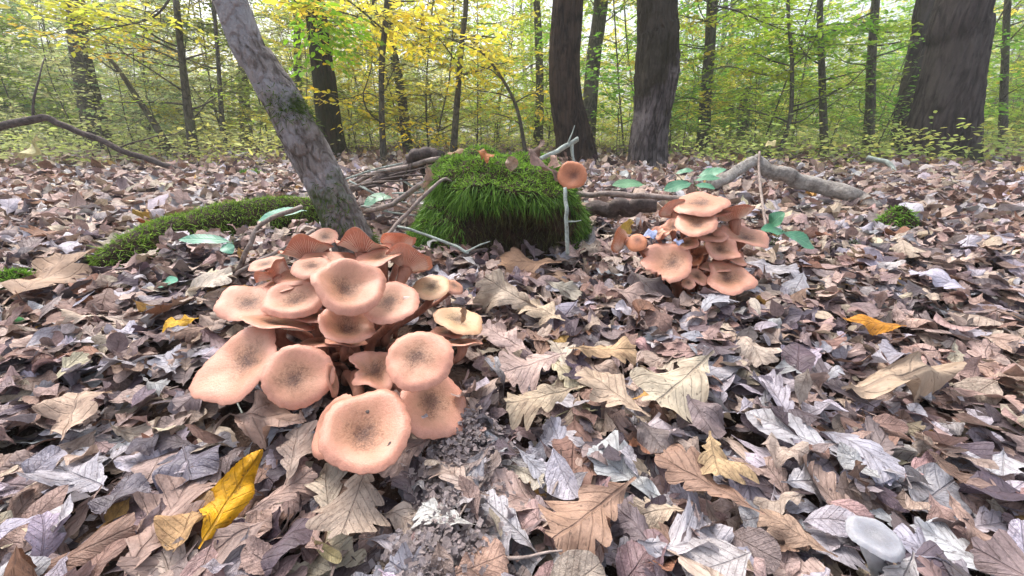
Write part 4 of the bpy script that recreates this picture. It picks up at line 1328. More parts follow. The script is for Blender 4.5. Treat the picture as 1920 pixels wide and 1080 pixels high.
# ------------------------------------------------------------------ sticks, branches, logs
def stick(name, label, pts, mat, sides=10, n=40, lump=0.10, group=None, cat='branch', seed=1, forks=()):
    """pts: (px, py, width_px, Y) ; Y None = lying on the litter"""
    W, R = [], []
    for (px, py, w, Y) in pts:
        if Y is None:
            p = ground_at(px, py, 0.02)
        else:
            p = aty(px, py, Y)
        dp = (p - CAM) @ FWD
        W.append(p); R.append(0.5 * w * dp / FPX)
    A = spline(np.concatenate([np.array(W), np.array(R)[:, None]], 1), n)
    wob = np.stack([vnoise(np.stack([np.arange(n) * .16, 0 * np.arange(n) + k, 0 * np.arange(n)], -1), seed) for k in (1, 2, 3)], 1)
    A[:, :3] += wob * A[:, 3:4] * 0.45
    root = empty(name, A[0, :3])
    tag(root, label, cat, group)
    V, F = tube(A[:, :3], np.maximum(A[:, 3], 0.0008), sides, lambda TH, S: 1 + lump * fbm(np.stack([np.cos(TH) * 1.5, np.sin(TH) * 1.5, S / max(np.mean(R), .002) * .22], -1), seed) + .3 * lump * vnoise(np.stack([np.cos(TH) * 4, np.sin(TH) * 4, S / max(np.mean(R), .002)], -1), seed + 3))
    part('wood', V, F, mat, root)
    for (f, d, L, rf) in forks:
        i = int(f * (n - 1))
        q = branch_path(A[i, :3], np.array(d, float), L, 6, 0, .12)
        v, ff = tube(spline(q, 12), np.linspace(A[i, 3] * rf, A[i, 3] * rf * .35, 12), 7, lambda TH, S: 1 + .1 * vnoise(np.stack([TH, S * 60, 0 * S], -1), seed))
        part('side_twig', v, ff, mat, root)
    return root, A

stick('arching_branch', 'long arching grey-brown branch rising from the litter at the far side', [(-160, 330, 18, 3.1), (-60, 262, 16, 3.15), (60, 224, 13, 3.2), (115, 232, 12, 3.25), (190, 265, 11, 3.3), (280, 302, 10, 3.4), (350, 320, 9, 3.45), (430, 337, 6, 3.45)],
      M_STICKD, 12, 90, .08, seed=4, forks=[(.30, (.1, .2, 1), .55, .35), (.22, (-.5, .1, 1), .6, .4), (.62, (.6, .3, .3), .5, .3)])
stick('thin_stick', 'long thin straight stick lying across the litter behind the mossy log', [(318, 338, 7, None), (352, 347, 8, None), (460, 347, 7, None), (600, 350, 6, None), (720, 352, 5, None)], M_STICK, 8, 60, .08, seed=6)
stick('thin_stick', 'pale dry stalk slanting over the litter towards the mossy log', [(232, 332, 5, 2.6), (265, 358, 5, None), (305, 385, 5, None), (372, 412, 5, None)], M_STICK, 7, 40, seed=8)
stick('forked_twig', 'crooked grey twig propped up in front of the mossy log', [(440, 516, 8, None), (462, 478, 9, .93), (480, 430, 8, .96), (512, 408, 8, 1.0), (566, 388, 9, 1.08)], M_STICK, 8, 50, seed=9, forks=[(.45, (.5, .2, .25), .05, .6)])
stick('forked_twig', 'straight grey twig lying against the big mushroom clump', [(436, 518, 8, None), (480, 492, 8, .90), (540, 462, 8, .94), (592, 434, 8, .98)], M_STICK, 8, 50, seed=10, forks=[(.15, (-.3, -.1, -.4), .03, .7)])
stick('thick_branch', 'dark rotten branch with broken end leaning on the mossy stump', [(828, 290, 17, 1.34), (790, 300, 24, 1.40), (745, 325, 25, 1.48), (700, 345, 16, 1.55), (655, 356, 12, None)], M_STICKD, 16, 60, .22, seed=12, forks=[(.28, (-.1, -.1, -1), .16, .5), (.45, (-.1, .1, -1), .12, .5)])
stick('thick_branch', 'stubby dark bark-covered branch end on top of the branch pile', [(764, 300, 17, 1.36), (790, 289, 20, 1.36), (822, 286, 14, 1.36)], M_STICKD, 14, 40, .22, seed=13)
stick('thin_branch', 'smooth curved branch sweeping down from the branch pile to the litter', [(825, 297, 9, 1.31), (770, 312, 9, 1.36), (715, 322, 8, 1.46), (660, 345, 7, 1.6), (620, 362, 6, None)], M_STICK, 9, 60, seed=14)
stick('thin_branch', 'grey branch slanting from the branch pile down past the teal leaf', [(786, 348, 10, 1.20), (752, 372, 10, 1.22), (715, 388, 10, 1.24), (672, 396, 9, None)], M_STICK, 9, 50, seed=15)
stick('thin_twig', 'long brown twig leaning on the moss beside the stump', [(846, 340, 4, 1.10), (828, 338, 6, 1.08), (790, 372, 7, 1.02), (750, 415, 7, .97), (720, 446, 7, .92)], M_STICK, 8, 50, seed=16)
stick('thin_twig', 'thin pale twig slanting across the foot of the stump', [(742, 424, 5, .99), (790, 437, 5, .97), (840, 457, 6, .96), (880, 474, 6, .95)], M_LICHEN, 7, 40, seed=17, forks=[(.95, (.6, -.05, .25), .07, .8)])
stick('thin_twig', 'short dark twig lying below the foot of the stump', [(912, 466, 4, .97), (876, 476, 8, .95), (838, 496, 8, None)], M_STICKD, 8, 30, seed=18)
stick('thin_branch', 'straight grey stick lying between the stump and the smaller clump', [(1080, 364, 10, 1.28), (1150, 365, 11, 1.24), (1220, 368, 11, 1.2), (1290, 372, 10, 1.16)], M_STICK, 10, 50, .08, seed=19)
stick('fallen_log', 'dark rotten log lying in shade behind the smaller clump', [(1105, 392, 26, 1.35), (1160, 388, 30, 1.33), (1230, 386, 26, 1.3)], M_STICKD, 18, 40, .2, seed=20, cat='log')
stick('lichen_twig', 'pale lichen-covered twig hanging down the front of the stump', [(1061, 352, 7, .93), (1061, 392, 8, .905), (1062, 430, 8, .90), (1066, 478, 7, .90)], M_LICHEN, 9, 40, .2, seed=21, forks=[(.55, (.6, .1, 0), .035, .5)])
stick('lichen_twig', 'forked lichen twig lying on top of the mossy stump', [(1012, 297, 8, 1.05), (1045, 283, 9, 1.06), (1068, 268, 9, 1.07), (1084, 262, 9, 1.07)], M_LICHEN, 9, 40, .2, seed=22, forks=[(.72, (.15, -.1, -.6), .08, .8), (.6, (.2, .1, .6), .05, .4)])
# the bent log on the seedling side
stick('fallen_log', 'pale fallen log propped up at an angle behind the seedlings', [(1330, 350, 22, 1.72), (1372, 326, 21, 1.8), (1412, 303, 18, 1.9), (1424, 296, 14, 1.92)], M_LOG, 18, 50, .14, seed=24, cat='log')
stick('fallen_log', 'mottled log sloping down from the propped log into the litter', [(1418, 302, 20, 1.95), (1440, 324, 24, 1.9), (1490, 336, 26, 1.86), (1550, 350, 27, 1.82), (1600, 370, 25, 1.74), (1645, 390, 20, 1.68)], M_LOG, 18, 60, .16, seed=25, cat='log')
stick('thin_stick', 'pale bent stick rising from the litter before the massive oak', [(1625, 294, 8, 3.6), (1662, 305, 8, 3.5), (1684, 335, 8, 3.3), (1692, 350, 6, None)], M_LICHEN, 8, 40, seed=26)
stick('thin_stick', 'dark upright stalk standing beside the trifoliate seedling', [(1424, 285, 4, 1.62), (1424, 330, 5, 1.5), (1430, 390, 5, 1.3), (1436, 425, 5, 1.17)], M_STICK, 7, 40, seed=27)
stick('thin_twig', 'brown twig half buried in the litter below the dark leaves', [(-20, 972, 9, None), (50, 945, 9, None), (110, 920, 8, None), (148, 888, 6, None)], M_STICK, 8, 40, seed=28, forks=[(.55, (-.5, .3, .1), .03, .6)])
stick('thin_twig', 'bluish grey stick standing at the edge of the litter', [(1916, 880, 26, .40), (1893, 940, 26, .385), (1884, 985, 22, .37), (1872, 1045, 20, None)], M_LICHEN, 9, 40, .12, seed=29)
stick('thin_twig', 'thin dark stalk standing in the litter below the cream oak leaves', [(1115, 862, 4, .46), (1118, 910, 4, .44), (1130, 960, 5, .42), (1145, 985, 5, None)], M_STICKD, 7, 30, seed=30)
stick('thin_twig', 'short pale twig stuck in the litter beside the crumbled wood', [(955, 945, 7, None), (985, 968, 7, None), (1010, 985, 6, None)], M_STICK, 7, 24, seed=31)
stick('grass_blade', 'dry grass blade stuck to the long tilted mushroom', [(434, 728, 3, .50), (445, 755, 3, .49), (458, 782, 3, None)], M_LICHEN, 5, 16, .02, seed=32, cat='grass blade')
rr_ = np.random.default_rng(91)
for k in range(16):                                   # fine twigs tangled in the branch pile
    x0_, y0_ = rr_.uniform(650, 800), rr_.uniform(315, 395)
    a_, l_ = rr_.uniform(-.9, .5), rr_.uniform(50, 120)
    Yp = rr_.uniform(1.2, 1.5)
    stick('fine_twig', 'thin grey twig tangled in the branch pile beside the stump', [(x0_ - l_ * .5, y0_ + l_ * .5 * a_ * .6, 3.5, Yp), (x0_, y0_ + rr_.normal(0, 4), 4, Yp - .03), (x0_ + l_ * .5, y0_ - l_ * .5 * a_ * .6, 2.5, Yp - .06)],
          (M_STICK, M_LICHEN, M_STICKD)[k % 3], 6, 22, .08, group='fine twigs of the branch pile', cat='twig', seed=100 + k, forks=[(.5, (rr_.normal(), 0, rr_.normal()), .06, .6)])
for k in range(26):                                   # small dead twigs strewn about
    px, py = rr_.uniform(0, 1920), rr_.uniform(345, 1060)
    a, L = rr_.uniform(0, 6.28), rr_.uniform(.03, .12)
    g0 = ground_at(px, py, .035)
    if (g0[0] - SX) ** 2 + (g0[1] - SY) ** 2 < .1 or (g0[0] + .2) ** 2 + (g0[1] - .56) ** 2 < .07 or (g0[0] - .44) ** 2 + (g0[1] - .88) ** 2 < .04:
        continue
    q = branch_path(g0, (math.cos(a), math.sin(a), .1), L, 5, 0, .15)
    sp = spline(q, 12)
    V, F = tube(sp, np.linspace(.0022, .001, 12), 6)
    e = empty('small_twig', g0)
    tag(e, 'short thin dead twig strewn on the leaf litter', 'twig', 'small twigs strewn on the litter')
    part('wood', V, F, M_STICK, e)

# mossy fallen log and moss cushions
LOG_KEEP = []
def mossy_log():
    pts = [(182, 490, 40), (250, 466, 70), (340, 440, 84), (430, 424, 88), (520, 412, 84), (610, 404, 70)]
    W, R = [], []
    for px, py, w in pts:
        p = ground_at(px, py + 22, 0.0)
        dp = (p - CAM) @ FWD
        r = .5 * w * dp / FPX
        W.append(p + np.array([0, r * .3, r * .45])); R.append(r)
        LOG_KEEP.append((p[0], p[1], r * 1.1 + .02))
    A = spline(np.concatenate([np.array(W), np.array(R)[:, None]], 1), 60)
    root = empty('mossy_log', A[30, :3] - np.array([0, 0, A[30, 3]]))
    tag(root, 'low fallen log covered in green moss beside the leaning trunk', 'log')
    V, F = tube(A[:, :3], A[:, 3] * .85, 26, lambda TH, S: 1 + .14 * fbm(np.stack([np.cos(TH), np.sin(TH), S * 7], -1), 44))
    part('wood', V, F, M_STUMP, root)
    S, Nn = sample_surface(V, F, 17000)
    k = (Nn[:, 2] > -0.35)
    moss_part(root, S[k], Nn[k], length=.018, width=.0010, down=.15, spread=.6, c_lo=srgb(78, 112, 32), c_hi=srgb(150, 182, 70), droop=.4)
mossy_log()
def cushion(px, py, wpx, hpx, label, n=1600, lo=None, hi=None, L=.014):
    p = ground_at(px, py)
    dp = (p - CAM) @ FWD
    r, h = .5 * wpx * dp / FPX, hpx * dp / FPX * .9
    th = np.linspace(0, 2 * np.pi, 26, endpoint=False); ph = np.linspace(0.02, 1.75, 10)
    TH, PH = np.meshgrid(th, ph)
    rad = 1 + .18 * vnoise(np.stack([np.cos(TH) * 2, np.sin(TH) * 2, PH * 2], -1), int(px))
    V = np.stack([r * rad * np.sin(PH) * np.cos(TH), r * rad * np.sin(PH) * np.sin(TH) * .8, h * rad * np.cos(PH)], -1).reshape(-1, 3) + p + np.array([0, r * .4, .0])
    F = grid_faces(10, 26, True)[:, ::-1]
    e = empty('moss_cushion', p)
    tag(e, label, 'moss')
    part('wood', V, F, M_STUMP, e)
    S, Nn = sample_surface(V, F, n)
    moss_part(e, S, Nn, length=L, width=.0010 * max(1, dp), down=.1, spread=.5, c_lo=MG_LO if lo is None else lo, c_hi=MG_HI if hi is None else hi, droop=.4)
cushion(1680, 452, 72, 62, 'round bright green moss cushion near the mottled log', 2600)
cushion(468, 338, 54, 16, 'flat green moss cushion by the thin straight stick', 1400, L=.03)
cushion(20, 545, 66, 36, 'green moss cushion beside the large golden tan leaf', 2600)
cushion(1600, 482, 36, 30, 'small grey-green moss tuft below the bright moss cushion', 900, srgb(84, 100, 84), srgb(140, 150, 130))
cushion(1105, 612, 40, 10, 'tiny olive moss tuft between the oak leaves', 500, srgb(64, 66, 24), srgb(110, 110, 50), .01)
cushion(1890, 800, 60, 20, 'small dark moss tuft at the edge of the leaf litter', 500, srgb(40, 66, 30), srgb(84, 110, 50), .01)

# ------------------------------------------------------------------ green seedlings
def plant_leaf(root, base, tip, wid, col, k2=0.8, k1=-0.4, roll=0.0, seed=1):
    T, F, uv = leaf_template('ovate', 22, 7, seed)
    L = np.linalg.norm(tip - base)
    T = T.copy(); T[:, 1] *= wid / .54
    S = shape_leaves(T, np.array([k1]), np.array([k2]), np.array([0.]), np.array([.05]), np.array([seed * .37 % 1]))[0] * L
    S[:, 0] += .55 * L
    x = nrm(tip - base)
    z = nrm(np.array([0, -0.55, 1.0]) - x * np.dot([0, -0.55, 1.0], x))
    y = np.cross(z, x)
    c, s = math.cos(roll), math.sin(roll)
    Mx = np.stack([x, y * c + z * s, z * c - y * s], 1)
    u2 = uv.copy(); u2[:, 1] *= wid / .54; u2[:, 2] = seed * .13
    part('leaf', S @ Mx.T + base, F, M_PLANT, root, col=col, uv=u2)
def seedling(label, foot, leaves, col):
    """foot (px,py); leaves: (bx,by,tx,ty,width ratio,Y)"""
    g = ground_at(*foot)
    e = empty('seedling', g)
    tag(e, label, 'seedling')
    for i, (bx, by, tx, ty, w, Y) in enumerate(leaves):
        b, t = aty(bx, by, Y), aty(tx, ty, Y - .02)
        plant_leaf(e, b, t, w, col * rng.uniform(.88, 1.12), seed=i + 3, k2=rng.uniform(.3, 1.3), k1=-rng.uniform(.2, .8))
        q = np.array([g, (g + b) / 2 + rng.normal(0, .004, 3), b])
        v, f = tube(spline(q, 10), np.linspace(.0016, .001, 10), 6)
        part('stem', v, f, M_GSTEM, e)
TEAL = srgb(66, 124, 92); TEAL2 = srgb(80, 144, 118)
seedling('teal seedling with a long drooping leaf in front of the mossy log', (428, 478), [(436, 450, 332, 446, .30, .92), (416, 456, 436, 474, .7, .915)], TEAL2)
seedling('teal leaf bent over the top of the mossy log', (548, 450), [(572, 388, 480, 410, .34, 1.08)], TEAL2)
seedling('teal seedling under the branch pile', (705, 395), [(728, 362, 680, 382, .62, 1.36), (705, 372, 735, 372, .5, 1.38)], TEAL)
seedling('broad flat green leaf lying near the foot of the stripped grey trunk', (1178, 360), [(1212, 343, 1148, 345, .42, 1.62)], srgb(92, 138, 98))
seedling('green seedling with several toothed leaves below the propped log', (1318, 372), [(1300, 340, 1245, 356, .52, 1.40), (1302, 345, 1342, 352, .5, 1.40), (1300, 336, 1352, 332, .36, 1.46), (1306, 330, 1362, 316, .5, 1.55), (1265, 324, 1300, 318, .5, 1.6)], TEAL)
seedling('trifoliate green seedling beside the smaller mushroom clump', (1440, 470), [(1440, 426, 1470, 398, .85, .98), (1474, 432, 1428, 430, .5, .965), (1468, 432, 1530, 464, .58, .95)], TEAL)
seedling('small teal leaf lying among pale leaves near the big clump', (312, 536), [(292, 532, 332, 526, .45, .84)], TEAL2)
seedling('thin teal blade among leaves near the golden tan leaf', (128, 580), [(108, 582, 152, 564, .3, .78)], TEAL)
seedling('dark green blade at the edge of the litter by the moss cushion', (10, 606), [(-8, 607, 44, 601, .28, .70)], srgb(70, 140, 80))

# ------------------------------------------------------------------ hero leaves
OCC = []
def hero(label, base, tip, kind, colr, k1=0.2, k2=-1.0, tw=0.2, rip=.12, roll=0.0, lift=.03, tipz=0.0, wid=1.0, wet=.3, seed=1, name=None, group='conspicuous fallen leaves', Y=None, rows=40):
    lift += .008
    rip *= 1.6; k2 *= 1.35
    colr = np.asarray(colr)
    if Y is None and colr[0] < 9 * colr[2]:
        colr = colr * .72 + np.array([.38, .32, .31]) * .28
    p0 = ground_at(*base, lift) if Y is None else aty(*base, Y)
    p1 = ground_at(*tip, lift + tipz) if Y is None else aty(*tip, Y)
    T, F, uv = leaf_template(kind, rows, 9, seed)
    T = T.copy(); T[:, 1] *= wid; uv = uv.copy(); uv[:, 1] *= wid
    L = np.linalg.norm(p1 - p0)
    S = shape_leaves(T, np.array([k1]), np.array([k2]), np.array([tw]), np.array([rip]), np.array([seed * .31 % 1]))[0] * L * 1.03
    x = nrm(p1 - p0)
    zz = np.array([0, -.3, 1.0])
    z = nrm(zz - x * np.dot(zz, x)); y = np.cross(z, x)
    c, s = math.cos(roll), math.sin(roll)
    Mx = np.stack([x, y * c + z * s, z * c - y * s], 1)
    V = S @ Mx.T + (p0 + p1) / 2
    mid = (p0 + p1) / 2
    uv[:, 2] = seed * .17
    nm = name or ('oak_leaf' if kind == 'oak' else 'fallen_leaf')
    o = mesh(nm, V, F, M_LIT, col=np.array([*colr, wet]), uv=uv, loc=mid)
    tag(o, label, 'leaf', group)
    OCC.append(V)
    if Y is None:
        HEROES.append((mid[0], mid[1], L * .6))
    return o
TAN, PNK, BRN, DRK, SIL, CRM, RST, GLD = [c * .85 for c in (srgb(206, 180, 150), srgb(186, 152, 136), srgb(150, 110, 84), srgb(80, 70, 80), srgb(206, 200, 204), srgb(230, 208, 166), srgb(142, 86, 50), srgb(212, 160, 60))]
hero('bright yellow folded leaf with toothed edge standing up from the litter', (378, 1018), (494, 838), 'ovate', srgb(226, 168, 24), k2=-3.6, rip=.2, roll=.85, lift=.035, wid=.72, seed=2)
hero('greyish tan lobed oak leaf lying flat below the biggest cupped mushroom', (690, 870), (640, 1008), 'oak', srgb(182, 160, 138) * .9, k2=-.4, rip=.06, lift=.055, wid=1.5, seed=107)
hero('golden brown rounded leaf next to the folded yellow leaf', (330, 1030), (372, 930), 'round', srgb(200, 154, 84) * .9, k2=.8, lift=.035, seed=3)
hero('large pinkish oak leaf pointing up beside the golden brown rounded leaf', (230, 1090), (360, 900), 'oak', PNK, k2=-.5, lift=.03, seed=104, wid=1.2)
hero('pinkish brown oak leaf behind the folded yellow leaf', (470, 960), (590, 880), 'oak', PNK, k2=-.8, lift=.035, seed=105, wid=1.2)
hero('grey brown curled oak leaf under the round flat mushroom', (540, 905), (560, 800), 'oak', srgb(160, 138, 122), k2=-1.4, lift=.045, seed=106)
hero('crinkled brown leaf lying beneath the long tilted mushroom', (440, 780), (580, 790), 'ovate', srgb(172, 138, 118), k2=-1.2, rip=.3, lift=.05, seed=4, wid=.8)
hero('pale yellow curled ribbon-like leaf low in the litter', (590, 1020), (655, 1060), 'ovate', srgb(222, 206, 140) * .9, k1=2.2, k2=-3, lift=.03, wid=.45, seed=5)
hero('cream oak leaf with a yellow tip fragment among the tan leaves', (1330, 668), (1225, 762), 'oak', srgb(216, 202, 172) * .85, k2=-.9, lift=.05, seed=107, wid=1.05)
hero('broad tan oak leaf lying over the cream oak leaf', (1210, 778), (1090, 692), 'oak', TAN, k2=-.7, lift=.06, seed=108, wid=1.2)
hero('yellowish tan oak leaf with rolled lobes beside crumbled wood', (1075, 730), (945, 760), 'oak', srgb(206, 184, 150) * .85, k2=-1.3, lift=.05, seed=109, wid=1.2)
hero('pale pink oak leaf with pointed lobes beside the big clump', (1055, 665), (940, 700), 'oak', srgb(214, 184, 172) * .9, k2=-.4, lift=.05, seed=110, wid=1.3)
hero('golden tan arched oak leaf in the middle of the litter', (1075, 655), (1195, 655), 'oak', srgb(206, 168, 116) * .9, k2=-1.8, lift=.055, seed=111, wid=1.1)
hero('pinkish oak leaf lying beside the edge-on mushroom', (990, 660), (905, 610), 'oak', srgb(206, 176, 166) * .85, k2=-.6, lift=.05, seed=112, wid=1.4)
hero('large tan oak leaf standing on edge before the stump', (1000, 575), (905, 520), 'oak', srgb(196, 176, 150) * .85, k2=-1.6, lift=.05, seed=113, wid=1.7, tipz=.03, roll=-.3)
hero('brown oak leaf with rusty lobes at the foot of the stump', (1045, 492), (925, 490), 'oak', srgb(176, 128, 80) * .8, k2=-1.2, lift=.035, seed=114, wid=1.4)
hero('light tan jagged leaf below the tan leaf before the stump', (1055, 600), (985, 565), 'oak', srgb(214, 190, 156) * .9, k2=-1.0, lift=.05, seed=115, wid=1.5)
hero('pinkish brown oak leaf pointing at the smaller clump', (1135, 540), (1240, 565), 'oak', srgb(184, 154, 142) * .85, k2=-.6, lift=.04, seed=116, wid=1.2)
hero('long brown oak leaf with dark veins lying across the litter', (1420, 960), (1225, 850), 'oak', srgb(164, 122, 92) * .9, k2=-.9, lift=.04, seed=117, wid=.9)
hero('yellowish tan oak leaf lying over the long brown veined leaf', (1330, 815), (1350, 895), 'oak', srgb(206, 172, 116) * .85, k2=-.5, lift=.05, seed=118, wid=1.6)
hero('brown deeply lobed oak leaf spread on the grey litter', (1180, 905), (1030, 1020), 'oak', srgb(178, 136, 104) * .85, k2=-.5, lift=.04, seed=119, wid=1.15)
hero('pinkish brown oak leaf at the lower edge of the litter', (835, 1085), (950, 1040), 'oak', srgb(190, 148, 124) * .85, k2=-.9, lift=.03, seed=120, wid=1.6)
hero('warm brown curled oak leaf near the white mushroom', (1560, 1040), (1420, 955), 'oak', srgb(176, 142, 112) * .85, k2=-1.4, lift=.03, seed=121, wid=1.1)
hero('dark grey rounded leaf lying below the cream oak leaves', (1200, 790), (1250, 850), 'round', srgb(112, 100, 98) * .8, k2=-.6, lift=.04, seed=6, wet=.9)
hero('dark purplish oval leaf with soft surface near the cream oak leaf', (1290, 740), (1350, 830), 'ovate', srgb(108, 90, 96) * .8, k2=-.7, lift=.04, seed=7, wid=1.3, wet=.7)
hero('bluish dark round leaf lying beside the white wet litter', (300, 815), (232, 850), 'round', srgb(70, 66, 90) * .8, k2=-.8, lift=.04, seed=8, wet=1)
hero('slate blue small leaf above the folded yellow leaf', (345, 840), (360, 905), 'round', srgb(92, 92, 118) * .8, k2=-.8, lift=.035, seed=9, wet=1)
hero('slate grey leaf slanting near the lower twig', (200, 960), (245, 890), 'ovate', srgb(90, 88, 108) * .8, k2=-.8, lift=.03, seed=10, wid=1.4, wet=1)
hero('long folded tan leaf lying across the wet grey litter', (1590, 730), (1805, 680), 'ovate', srgb(198, 172, 140) * .8, k2=-7.5, rip=.3, lift=.05, seed=122, wid=.5)
hero('round bluish grey leaf at the edge of the wet litter', (1715, 955), (1790, 900), 'round', srgb(150, 154, 164) * .8, k2=-1.2, lift=.02, seed=11, wid=.75, wet=.8)
hero('large golden tan oak leaf beside the mossy log', (20, 570), (125, 480), 'oak', srgb(180, 142, 104) * .85, k2=-1.2, lift=.04, seed=123, wid=1.05)
hero('rolled brown leaf with a golden scrap beside it', (395, 612), (320, 625), 'oak', srgb(150, 112, 84) * .9, k2=-3, lift=.05, seed=124, wid=1.3)
hero('bright golden leaf scrap lying above the rolled brown leaf', (370, 598), (308, 606), 'oak', srgb(224, 172, 30), k2=-.6, lift=.06, seed=125, wid=1.5)
hero('rust brown dry leaf standing behind the mossy log', (318, 415), (262, 412), 'oak', srgb(150, 84, 48) * .9, k2=-1.8, lift=.05, tipz=.02, seed=126, wid=1.7)
hero('pale tan lobed leaf lying near the long tilted mushroom', (120, 820), (150, 735), 'oak', srgb(202, 170, 142) * .85, k2=-1.4, lift=.05, seed=127, wid=1.3)
hero('silvery cream leaf lying beside the wavy pale mushroom', (430, 500), (385, 540), 'oak', srgb(222, 208, 188) * .9, k2=-.5, lift=.05, seed=128, wid=1.6)
hero('pale hanging leaf caught on the arching branch', (70, 258), (42, 300), 'ovate', srgb(206, 200, 150), k2=-.8, seed=12, wid=1.3, Y=3.38)
hero('curled brown leaf lying on top of the mossy stump', (885, 280), (928, 292), 'oak', srgb(176, 104, 44) * .9, k2=-1.6, seed=129, wid=1.5, Y=1.10)
hero('small round greyish pink leaf standing in the stump moss', (958, 322), (960, 292), 'round', srgb(186, 160, 138) * .85, k2=-.8, seed=13, Y=.99)
hero('pinkish oak leaf lying behind the single stump mushroom', (1062, 318), (1028, 290), 'oak', srgb(206, 168, 148) * .9, k2=-1, seed=130, wid=1.6, Y=.985)
hero('dark brown leaf tilted up on the far rim of the stump', (990, 292), (1022, 262), 'ovate', srgb(100, 74, 62), k2=-1.2, seed=14, wid=1.5, Y=1.08)
hero('pale brown leaf at the far edge of the stump moss', (838, 288), (872, 280), 'ovate', srgb(150, 120, 80), k2=-1.2, seed=15, wid=1.0, Y=1.16)
o = hero('curved strip of pinkish bark lying on the stump behind the single mushroom', (990, 278), (1056, 340), 'ovate', srgb(176, 146, 134) * .8, k1=-.3, k2=-4, rip=.2, seed=24, wid=.55, Y=.97, name='bark_strip')
o['category'] = 'bark'
hero('pinkish oak leaf hanging in the branch pile', (800, 310), (812, 362), 'oak', srgb(190, 156, 140) * .9, k2=-1.2, seed=131, wid=1.3, Y=1.15)
hero('pale upright leaf hanging over the propped log', (1434, 275), (1456, 262), 'ovate', srgb(190, 180, 130), k2=-.8, seed=16, wid=1.3, Y=1.95)
hero('yellowish rounded leaf lying on the mushroom that stands on edge', (1180, 440), (1178, 410), 'round', srgb(206, 172, 84) * .85, k2=-1.0, seed=17, Y=.83)
hero('dead leaf scrap stuck upright on the yellowish mushroom', (866, 606), (870, 574), 'ovate', srgb(170, 140, 116), k2=-2.0, seed=18, wid=.8, Y=.575)
hero('bluish scrap between the mushrooms of the smaller clump', (1204, 442), (1232, 432), 'round', srgb(168, 184, 226), k2=-1, seed=19, Y=.86, wet=.9)  # small pale blue flake set between the caps
hero('small bluish scrap caught under the smooth oval mushroom', (1262, 452), (1282, 452), 'round', srgb(168, 184, 226), k2=-1, seed=20, Y=.84, wet=.9)  # second flake in the same pale blue
hero('dark grey oak leaf beside the bitten mushroom', (1180, 505), (1245, 560), 'oak', srgb(126, 112, 116) * .8, k2=-.8, lift=.04, seed=132, wid=1.6, wet=.6)
hero('silvery flat oak leaf beside the low lobed mushroom', (1395, 492), (1500, 508), 'oak', srgb(200, 198, 206) * .9, k2=-.4, lift=.05, seed=133, wid=1.5, wet=.8)
hero('golden edged curled leaf among grey litter beyond the smaller clump', (1690, 612), (1575, 598), 'ovate', srgb(206, 140, 40) * .9, k2=-2.0, lift=.04, seed=21, wid=.7)

# ------------------------------------------------------------------ leaf litter
KEEP_OUT += [(-0.19, 0.56, 0.12), (0.44, 0.89, 0.07), (at(1655, 1040, .36)[0], at(1655, 1040, .36)[1], .012)] + LOG_KEEP
near = litter_batch(5300, 0.10, 1.45, 22, 5, ['oak', 'oak', 'oak', 'oak', 'ovate'], 0.076, 0.042, 0.21)
mid = litter_batch(11500, 1.35, 3.6, 9, 3, ['oak', 'oak', 'ovate'], 0.092, 0.05, 0.30, 0.97, 5, .04)
far = litter_batch(16000, 3.4, 9.0, 5, 3, ['oak', 'ovate'], 0.105, 0.06, 0.42, 0.92, 4, .12)
bits = litter_batch(3800, 0.12, 1.5, 11, 3, ['oak', 'ovate', 'round'], 0.042, 0.05, 0.45)
beside = litter_batch(8500, -0.9, 3.4, 8, 3, ['oak', 'oak', 'ovate'], 0.092, 0.045, 0.26, 1.0, 4, 0.0, 1.1)
# which near leaves show largest: splat their points into a small depth buffer
BW, BH = 384, 216
pts, ids = [], []
off = 0
for b in near:
    S = b['V']; q = S[:, b['F']].mean(2)
    A = np.concatenate([S, q], 1)
    pts.append(A.reshape(-1, 3)); ids.append(np.repeat(np.arange(len(S)) + off, A.shape[1])); off += len(S)
occ = np.concatenate(OCC + CAP_PTS)
pts.append(occ); ids.append(np.full(len(occ), -1))
pts, ids = np.concatenate(pts), np.concatenate(ids)
px, py, dp = project(pts)
k = (dp > .02) & (px >= 0) & (px < 1920) & (py >= 0) & (py < 1080)
px, py, dp, ids = px[k], py[k], dp[k], ids[k]
cell = (py / 1080 * BH).astype(int) * BW + (px / 1920 * BW).astype(int)
o_ = np.lexsort((dp, cell))
first = np.concatenate([[True], np.diff(cell[o_]) > 0])
cnt = np.bincount(ids[o_][first][ids[o_][first] >= 0], minlength=off)
NHERO = sum(1 for o in bpy.data.objects if o.get('category') == 'leaf')
chosen = np.argsort(-cnt)[:300 - NHERO]
mask = np.zeros(off, bool); mask[chosen] = True
MARKS = [('beside the big mushroom clump', (630, 700)), ('beside the smaller mushroom clump', (1300, 530)), ('at the foot of the stump', (940, 500)), ('near the white mushroom', (1650, 1030)),
         ('around the folded yellow leaf', (430, 950)), ('beside the mossy log', (330, 500)), ('around the crumbled wood', (850, 950)), ('around the cream oak leaf', (1270, 730)),
         ('near the long brown veined leaf', (1320, 920)), ('around the long folded tan leaf', (1700, 720)), ('near the bright moss cushion', (1690, 480)), ('by the large golden tan leaf', (70, 540)),
         ('near the half-buried twig', (70, 940)), ('near the bluish dark leaf', (250, 800)), ('near the trifoliate seedling', (1470, 500)), ('near the deeply lobed brown leaf', (1090, 980)), ('by the arched golden tan leaf', (1130, 640))]
MARKS = [(t, ground_at(*p)) for t, p in MARKS]
def leaf_place(c):
    return min(MARKS, key=lambda m: (m[1][0] - c[0]) ** 2 + (m[1][1] - c[1]) ** 2)[0]
keep, off = [], 0
